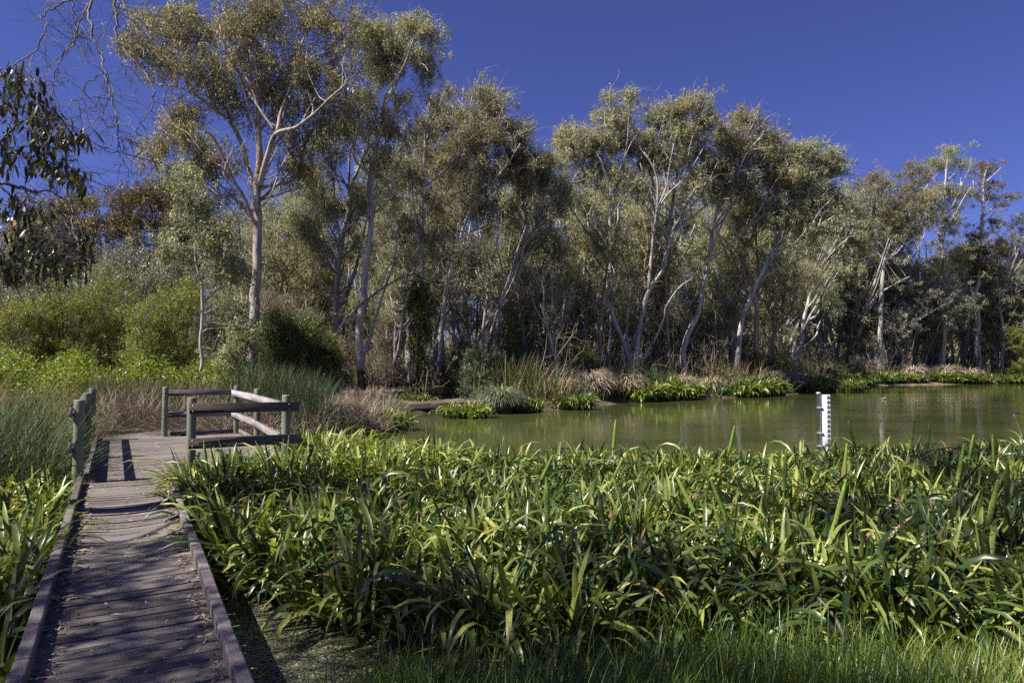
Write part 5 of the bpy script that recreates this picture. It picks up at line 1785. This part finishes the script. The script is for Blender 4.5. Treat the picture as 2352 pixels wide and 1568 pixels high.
for i, (x, y) in enumerate(spots):
    b = G(x, y + 20, WATER)
    s_q, t_q = st_of(np.array([b[0]]), np.array([b[1]]))
    if (-1.3 < t_q[0] < 0.36 and s_q[0] < 15) or (t_q[0] < 2.4 and t_q[0] > 0 and 7.2 < s_q[0] < 15):
        continue
    o = bpy.data.objects.new('flower_spike', sm)
    C.objects.link(o)
    o.location = (b[0], b[1], WATER - 0.02)
    o.rotation_euler = (rng.normal(0, 0.22), rng.normal(0, 0.25), rng.uniform(0, 6))
    s = rng.uniform(1.1, 1.4)
    o.scale = (s, s, s)
    tag(o, 'knobbly green flower spike rising from the strap-leaved water plants', 'flower spike', 'green flower spikes among the water plants')

# pond scum by the kerb
g = Geo()
rng = np.random.default_rng(630)
n = 260000
x = rng.uniform(-4.5, 1.6, n)
y = rng.uniform(3.6, 8.6, n)
s, t = st_of(x, y)
nz = np.sin(x * 3.1 + 1) * np.sin(y * 2.7) + 0.6 * np.sin(x * 7.3 + y * 5.1) + rng.normal(0, 0.5, n)
ok = (t > 0.2) & (nz > -0.5) & (lake_sd(x, y) < 0.1)
x, y = x[ok], y[ok]
n = len(x)
a = rng.uniform(0, 2 * math.pi, n)
r = rng.uniform(0.004, 0.015, n)
V = np.stack([np.stack((x + r * np.cos(a + k * 1.5708) * rng.uniform(.6, 1.2, n), y + r * np.sin(a + k * 1.5708), np.full(n, WATER + 0.004) + rng.uniform(0, 0.004, n)), -1) for k in range(4)], 1)
g.add(V.reshape(-1, 3), np.arange(n * 4).reshape(n, 4), np.repeat(rng.random(n), 4))
tag(g.obj('pond_scum', M_SCUM), 'speckled grey scum floating on the muddy water beside the kerb', None, None, 'stuff')

# ------------------------------------------------------------------ near grass
rng = np.random.default_rng(640)
g = Geo()
n = 90000
x = rng.uniform(-2.2, 7.5, n)
y = rng.uniform(2.9, 6.3, n)
sd = lake_sd(x, y)
s, t = st_of(x, y)
ok = (sd > -0.35) & (t > 0.25) & (rng.random(n) < np.clip(0.25 + 0.4 * (sd + 0.4), 0.15, 0.8))
x, y, sd = x[ok], y[ok], sd[ok]
n = len(x)
right = np.clip((x - 1.8) / 1.5, 0, 1)
L = np.where(rng.random(n) < 0.25, 0.42, 0.2) * (1 - 0.4 * right)
b = blades(n, x, y, rng, 1.0, 0.0055, lean=0.25, bend=1.1, tone=(0.45, 0.2), seg=5)
b['L'] = L * rng.uniform(0.6, 1.25, n)
b['tone'] = np.clip(rng.normal(0.36, 0.18, n) + 0.42 * right, 0, 1)  # paler towards the right: sunlight there is put into the blade tone
straps(g, **b)
tag(g.obj('grass', M_GRASS), 'fine green grass on the near bank at the bottom of the view', None, None, 'stuff')

# leaning dry stick in the grass edge
g = Geo()
a = G(1965, 1520, -0.25); b_ = P(1876, 1368, a[1] + 0.5)
tube(g, catmull([a + UP * -0.1, (a * 0.5 + b_ * 0.5) + np.array((0.02, 0, 0.03)), b_], 5), np.linspace(0.016, 0.007, 11), 7, wob=.1, rng=rng)
gauge.rotation_euler = (0, 0, math.radians(-22))
o = g.obj('stick', B_TWIG, None, a)
tag(o, 'thin brown leaning stick at the edge of the near grass', 'stick')
g = Geo()
a = G(2352, 1110, WATER); b_ = P(2328, 950, a[1])
tube(g, catmull([a + UP * -0.2, P(2347, 1010, a[1]), b_], 5), np.linspace(0.012, 0.005, 11), 6)
o = g.obj('reed_stem', B_TWIG, None, a)
tag(o, 'single tall dark bent stem above the bed at the right edge', 'reed stem')


# ------------------------------------------------------------------ water birds
def duck(label, x, y, body, head, bill, seed, rz, size=1.0):
    c = G(x, y, WATER)
    e = empty('duck', c, label, 'duck')
    g = Geo()
    st = np.linspace(0, 1, 12)
    xs = -0.19 + 0.38 * st
    rad = 0.075 * np.sin(math.pi * np.clip(st * 0.92 + 0.06, 0, 1)) ** 0.7
    cz = 0.035 + 0.05 * np.clip(0.2 - st, 0, 1) * 2
    pts = np.stack((xs, 0 * xs, cz), -1)
    neck = np.array([(0.10, 0, 0.06), (0.135, 0, 0.11), (0.15, 0, 0.15), (0.165, 0, 0.175), (0.19, 0, 0.18)])
    tube(g, pts * size, rad * size, 12)
    o1 = g.obj('body', body, e)
    g = Geo()
    tube(g, catmull(neck, 3) * size, np.interp(np.linspace(0, 1, 13), [0, .4, .7, .85, 1], [.045, .03, .035, .035, .015]) * size, 10)
    g.obj('head', head, e)
    g = Geo()
    tube(g, np.array([(0.185, 0, 0.175), (0.215, 0, 0.168), (0.235, 0, 0.166)]) * size, np.array((0.014, 0.011, 0.005)) * size, 8)
    g.obj('bill', bill, e)
    e.rotation_euler = (0, 0, rz)


M_FEA = plain('brown_feathers', (0.2, 0.17, 0.14), 0.7, 0, 0.4, 40)
M_FEB = plain('black_feathers', (0.02, 0.02, 0.022), 0.6, 0, 0.3, 40)
M_BILR = plain('red_bill', (0.4, 0.05, 0.03), 0.5)
M_BILG = plain('grey_bill', (0.12, 0.12, 0.12), 0.5)
duck('small pale brown duck swimming in mid lake right of the depth gauge', 2030, 917, M_FEA, M_FEA, M_BILG, 1, 0.2)
duck('small black waterbird with red bill at the right edge of the lake', 2334, 949, M_FEB, M_FEB, M_BILR, 2, 3.0, 0.8)


# ------------------------------------------------------------------ the near gum whose branches hang into the view
rng = np.random.default_rng(700)
def near_tree():
    ds = 8.0
    base = np.array((-11.0, 5.0, Hs(-11.0, 5.0)))
    e = empty('gum_tree', base, 'near gum whose bare drooping twigs and dark leaves hang into the upper left', 'tree')
    g = Geo()
    tr = catmull([base + UP * -.3, base + np.array((0.2, 0.1, 2)), base + np.array((0.5, 0.4, 4.5)), base + np.array((1.2, 0.9, 7)), base + np.array((2.2, 1.0, 9)), base + np.array((3.0, 0.6, 11))], 5)
    tube(g, tr, np.linspace(0.32, 0.07, len(tr)), 14, np.linspace(1, 0, len(tr)), wob=.06, rng=rng)
    limbs = []
    def limb(pts, r0, r1, sides=7):
        p = catmull(pts, 5)
        p[1:-1] += rng.normal(0, 1, (len(p) - 2, 3)) * 0.012
        tube(g, p, np.linspace(r0, r1, len(p)), sides, 0, wob=.08, rng=rng)
        limbs.append(p)
        return p
    fork = base + np.array((1.2, 0.9, 7))
    limb([fork, P(-350, -330, 7.6), P(-60, -220, 8), P(120, -110, 8.1), P(230, -90, 8.1), P(330, -130, 8.2), P(450, -230, 8.2)], 0.10, 0.03)
    limb([base + np.array((0.5, 0.4, 4.5)), P(-420, 300, 7.0), P(-200, 360, 7.3), P(-60, 400, 7.5), P(0, 422, 7.6)], 0.07, 0.024)
    limb([base + np.array((1.0, 0.8, 6.3)), P(-420, 60, 7.2), P(-220, 120, 7.6), P(-80, 300, 7.8), P(0, 333, 7.8)], 0.06, 0.016)
    T = [([(215, -100), (206, 0), (206, 34), (218, 99), (238, 129), (243, 177), (257, 221), (269, 272), (272, 316), (306, 326), (340, 354)], 6.5, 1.6),
         ([(272, -105), (262, 0), (269, 61), (275, 102), (323, 156), (350, 200), (347, 245), (316, 289), (308, 320)], 6, 1.6),
         ([(160, -100), (167, 0), (177, 54), (177, 85), (150, 119), (129, 160), (122, 194)], 4.5, 1.4),
         ([(170, -20), (163, 0), (126, 17), (99, 36), (107, 65), (78, 119), (41, 143), (20, 163), (0, 180), (-30, 210)], 4.5, 1.8),
         ([(204, 7), (180, 58), (170, 95), (133, 136), (110, 150)], 4, 1.2),
         ([(238, 167), (197, 194), (187, 245), (184, 289), (177, 367)], 3, 1.2),
         ([(285, -100), (282, 0), (300, 40), (322, 90), (330, 130)], 5, 1.5), ([(272, 316), (280, 345), (305, 370), (325, 400)], 2, 1),
         ([(0, 422), (61, 435), (112, 466), (150, 510), (183, 571), (207, 612)], 8, 1.6),
         ([(58, 437), (62, 500), (74, 594), (94, 653), (117, 684), (156, 719)], 4, 1.2),
         ([(0, 423), (30, 470), (45, 540), (40, 600), (60, 640)], 4, 1.3), ([(112, 466), (118, 520), (110, 570), (128, 620)], 3, 1.2), ([(78, 437), (140, 450), (178, 500), (195, 560)], 3.5, 1.2),
         ([(0, 333), (27, 296), (61, 279), (119, 272), (150, 285)], 6, 1.6), ([(10, 350), (58, 360), (75, 391), (58, 432)], 4, 1.4),
         ([(61, 279), (90, 320), (130, 345), (170, 390), (200, 410)], 3, 1.2), ([(27, 296), (30, 250), (45, 200), (40, 150)], 3, 1.2),
         ([(323, 156), (290, 150), (255, 165), (240, 190)], 2, 1), ([(257, 221), (240, 250), (238, 275)], 2, 1),
         ([(-60, 400), (-20, 520), (10, 600), (15, 650)], 5, 1.4), ([(-80, 300), (-30, 260), (10, 240), (40, 260)], 4, 1.3)]
    k = ds / 1568
    tips = []
    for pts, w0, w1 in T:
        n = len(pts)
        d0 = ds + (-0.3 if pts[0][1] > 200 else 0.1)
        dj = rng.uniform(-0.8, 0.8)
        w = [P(x, y, d0 + dj * (i / (n - 1)) * 0.8) for i, (x, y) in enumerate(pts)]
        tips.append(limb(w, w0 * k / 2, w1 * k / 2, 6))
    # side twigs
    A, B = [], []
    for p in tips:
        m = max(4, int(len(p) * 0.38))
        for _ in range(m):
            i = rng.integers(2, len(p))
            a = p[i]
            v = norm(rng.normal(0, 1, 3) * np.array((1, 0.7, 0.7)) + np.array((0.1, 0, -0.55)))
            A.append(a)
            B.append(a + v * rng.uniform(0.15, 0.6))
    A = np.array(A); B = np.array(B)
    pts = thin_tubes(g, A, B, np.full(len(A), .0055), np.full(len(A), 0.0022), rng, 6, 4, 0.13, 0.03)
    A2 = pts[:, 3].repeat(3, 0); B2 = A2 + norm(rng.normal(0, 1, A2.shape) + np.array((0, 0, -.4))) * rng.uniform(.08, .3, (len(A2), 1))
    thin_tubes(g, A2, B2, np.full(len(A2), .003), np.full(len(A2), 0.0015), rng, 4, 3, 0.15, 0.0)
    # crown above the view, limbs that carry it
    blobs = []
    for c, r in (((-8.3, 0.5, 9.0), (1.2, 1.0, .7)), ((-9.0, 2.1, 9.2), (1.2, 1.0, .7)), ((-7.6, -0.8, 8.8), (1.2, 1.0, .7)), ((-9.9, 3.7, 9.3), (1.1, .9, .6)), ((-10.6, 2.4, 9), (1.3, 1.1, .7)), ((-6.8, 2.4, 8.4), (1.2, 1.0, .7)), ((-9.2, 1.6, 8.6), (1.4, 1.3, .9)),
                 ((-13.2, 4.0, 9), (1.5, 1.5, 1.0)), ((-14, 6.0, 8.5), (1.5, 1.5, 1.2)), ((-7.0, 1.0, 9.6), (1.3, 1.2, .8))):
        blobs.append((np.array(c), np.array(r)))
    nodes = np.concatenate([tr] + limbs[:3])
    gl = Geo()
    A, B = [], []
    for c, r in blobs:
        m = int(21 * r[0] * r[1])
        q_ = c + norm(rng.normal(0, 1, (m, 3))) * (rng.random((m, 1)) ** 0.4) * r
        j = np.argmin(np.linalg.norm(nodes - c, axis=1))
        limb([nodes[j], nodes[j] * .5 + c * .5 + UP * 0.3, c], 0.05, 0.02)
        for t_ in q_:
            A.append(c * rng.uniform(.5, 1) + 0 * t_ if False else c)
            B.append(t_)
    A = np.array(A); B = np.array(B)
    thin_tubes(g, A, B, np.full(len(A), .014), np.full(len(A), 0.004), rng, 5, 4, 0.1, 0.08)
    g.obj('trunk', B_TWIG, e, base)
    pos = np.repeat(B, 64, 0) + rng.normal(0, 1, (len(B) * 64, 3)) * np.array((0.26, 0.26, 0.2))
    n = len(pos)
    def gumleaf(pos, L, w, tone):
        n = len(pos)
        straps(gl, pos, rng.uniform(0, 6.28, n), rng.uniform(2.2, 3.1, n), rng.uniform(-0.7, 0.7, n), L * rng.uniform(.6, 1.15, n), w * rng.uniform(.7, 1.15, n), tone, seg=5, fold=0.1, droop=1, twist=rng.normal(0, .8, n))
    gumleaf(pos, 0.15, 0.036, np.clip(rng.normal(.45, .2, n), 0, 0.97))
    # leaves in view
    V = []
    for x, y, rx, ry, m in ((30, 175, 30, 18, 26), (40, 200, 34, 30, 34), (85, 215, 30, 34, 30), (95, 275, 44, 40, 100), (110, 330, 40, 34, 80), (150, 325, 22, 20, 34), (190, 322, 26, 16, 26), (90, 385, 30, 30, 40), (135, 395, 28, 24, 44),
                            (165, 410, 26, 18, 24), (190, 425, 22, 16, 20), (20, 360, 24, 40, 40), (10, 250, 20, 40, 24), (30, 480, 40, 34, 50), (90, 500, 40, 30, 44), (60, 570, 46, 40, 90), (120, 590, 40, 34, 80), (175, 600, 30, 30, 60), (15, 620, 30, 30, 50),
                            (190, 560, 20, 24, 30), (95, 630, 40, 16, 30)):
        for _ in range(m):
            d_ = 7.7 + rng.normal(0, .35)
            V.append(P(x + rng.normal(0, rx * .55), y - 12 + rng.normal(0, ry * .55), d_))
    V = np.array(V)
    gumleaf(V, 0.17, 0.032, np.clip(rng.normal(.3, .3, len(V)), 0, 1))
    # fine stalks that hold those leaves
    allp = np.concatenate(tips)
    ii = np.array([np.argmin(np.linalg.norm(allp - v, axis=1)) for v in V])
    g3 = Geo()
    thin_tubes(g3, allp[ii], V, np.full(len(V), .0028), np.full(len(V), .0014), rng, 4, 3, 0.08, 0.05)
    g3.obj('leaf_stalk', B_TWIG, e, base)
    gl.obj('crown', M_NEARLEAF, e, base)


near_tree()


def shade_tree():
    """unseen gum added behind the camera so that its crown shades the bed"""
    base = np.array((1.5, -4.5, Hs(1.5, -4.5)))
    stems = [([base + UP * -.3, base + np.array((.2, .5, 3)), base + np.array((.3, 1.6, 6)), base + np.array((.8, 4.0, 9)), base + np.array((1.2, 7.0, 11)), base + np.array((1.5, 10, 12.5))], .3, .08),
             ([base + np.array((.3, 1.6, 6)), base + np.array((2.0, 4.0, 8.0)), base + np.array((3.0, 7.5, 9.5)), base + np.array((3.2, 11, 10.5))], .14, .05),
             ([base + np.array((.8, 4.0, 9)), base + np.array((-1.5, 5.5, 10)), base + np.array((-3.2, 6.5, 10.5))], .1, .04)]
    blobs = []  # added leaf masses, set where their shade lands on bed and near grass
    for c, r in (((1.0, 9.2, 10.4), (1.5, 1.1, .7)), ((3.4, 7.6, 9.0), (1.3, 1.0, .7)), ((-0.6, 7.6, 10), (1.2, 1.0, .7)),
                 ((2.3, 5.6, 9.0), (1.2, .8, .7)), ((-4.5, 3.2, 8.6), (1.1, .7, .6)), ((-5.3, 1.6, 8.4), (1.0, .6, .6)), ((-2.5, 5.0, 9.0), (1.1, .9, .6)), ((-1.0, 3.4, 8.8), (1.1, .8, .6)), ((0.8, 6.2, 9.4), (1.1, .9, .6)), ((-4.6, 0.7, 8.4), (.9, .6, .6)), ((-0.4, 5.0, 9.6), (1.0, .8, .6))):
        blobs.append((np.array(c), r, 1))
    build_tree('gum_tree', 'unseen gum added behind the camera, its high crown placed to shade the plant bed', 'tree', base, stems, blobs, 150, (0.16, 0.045), B_PALE, [M_MIX], 801, None, cl_r=0.45, lpc=90)


shade_tree()
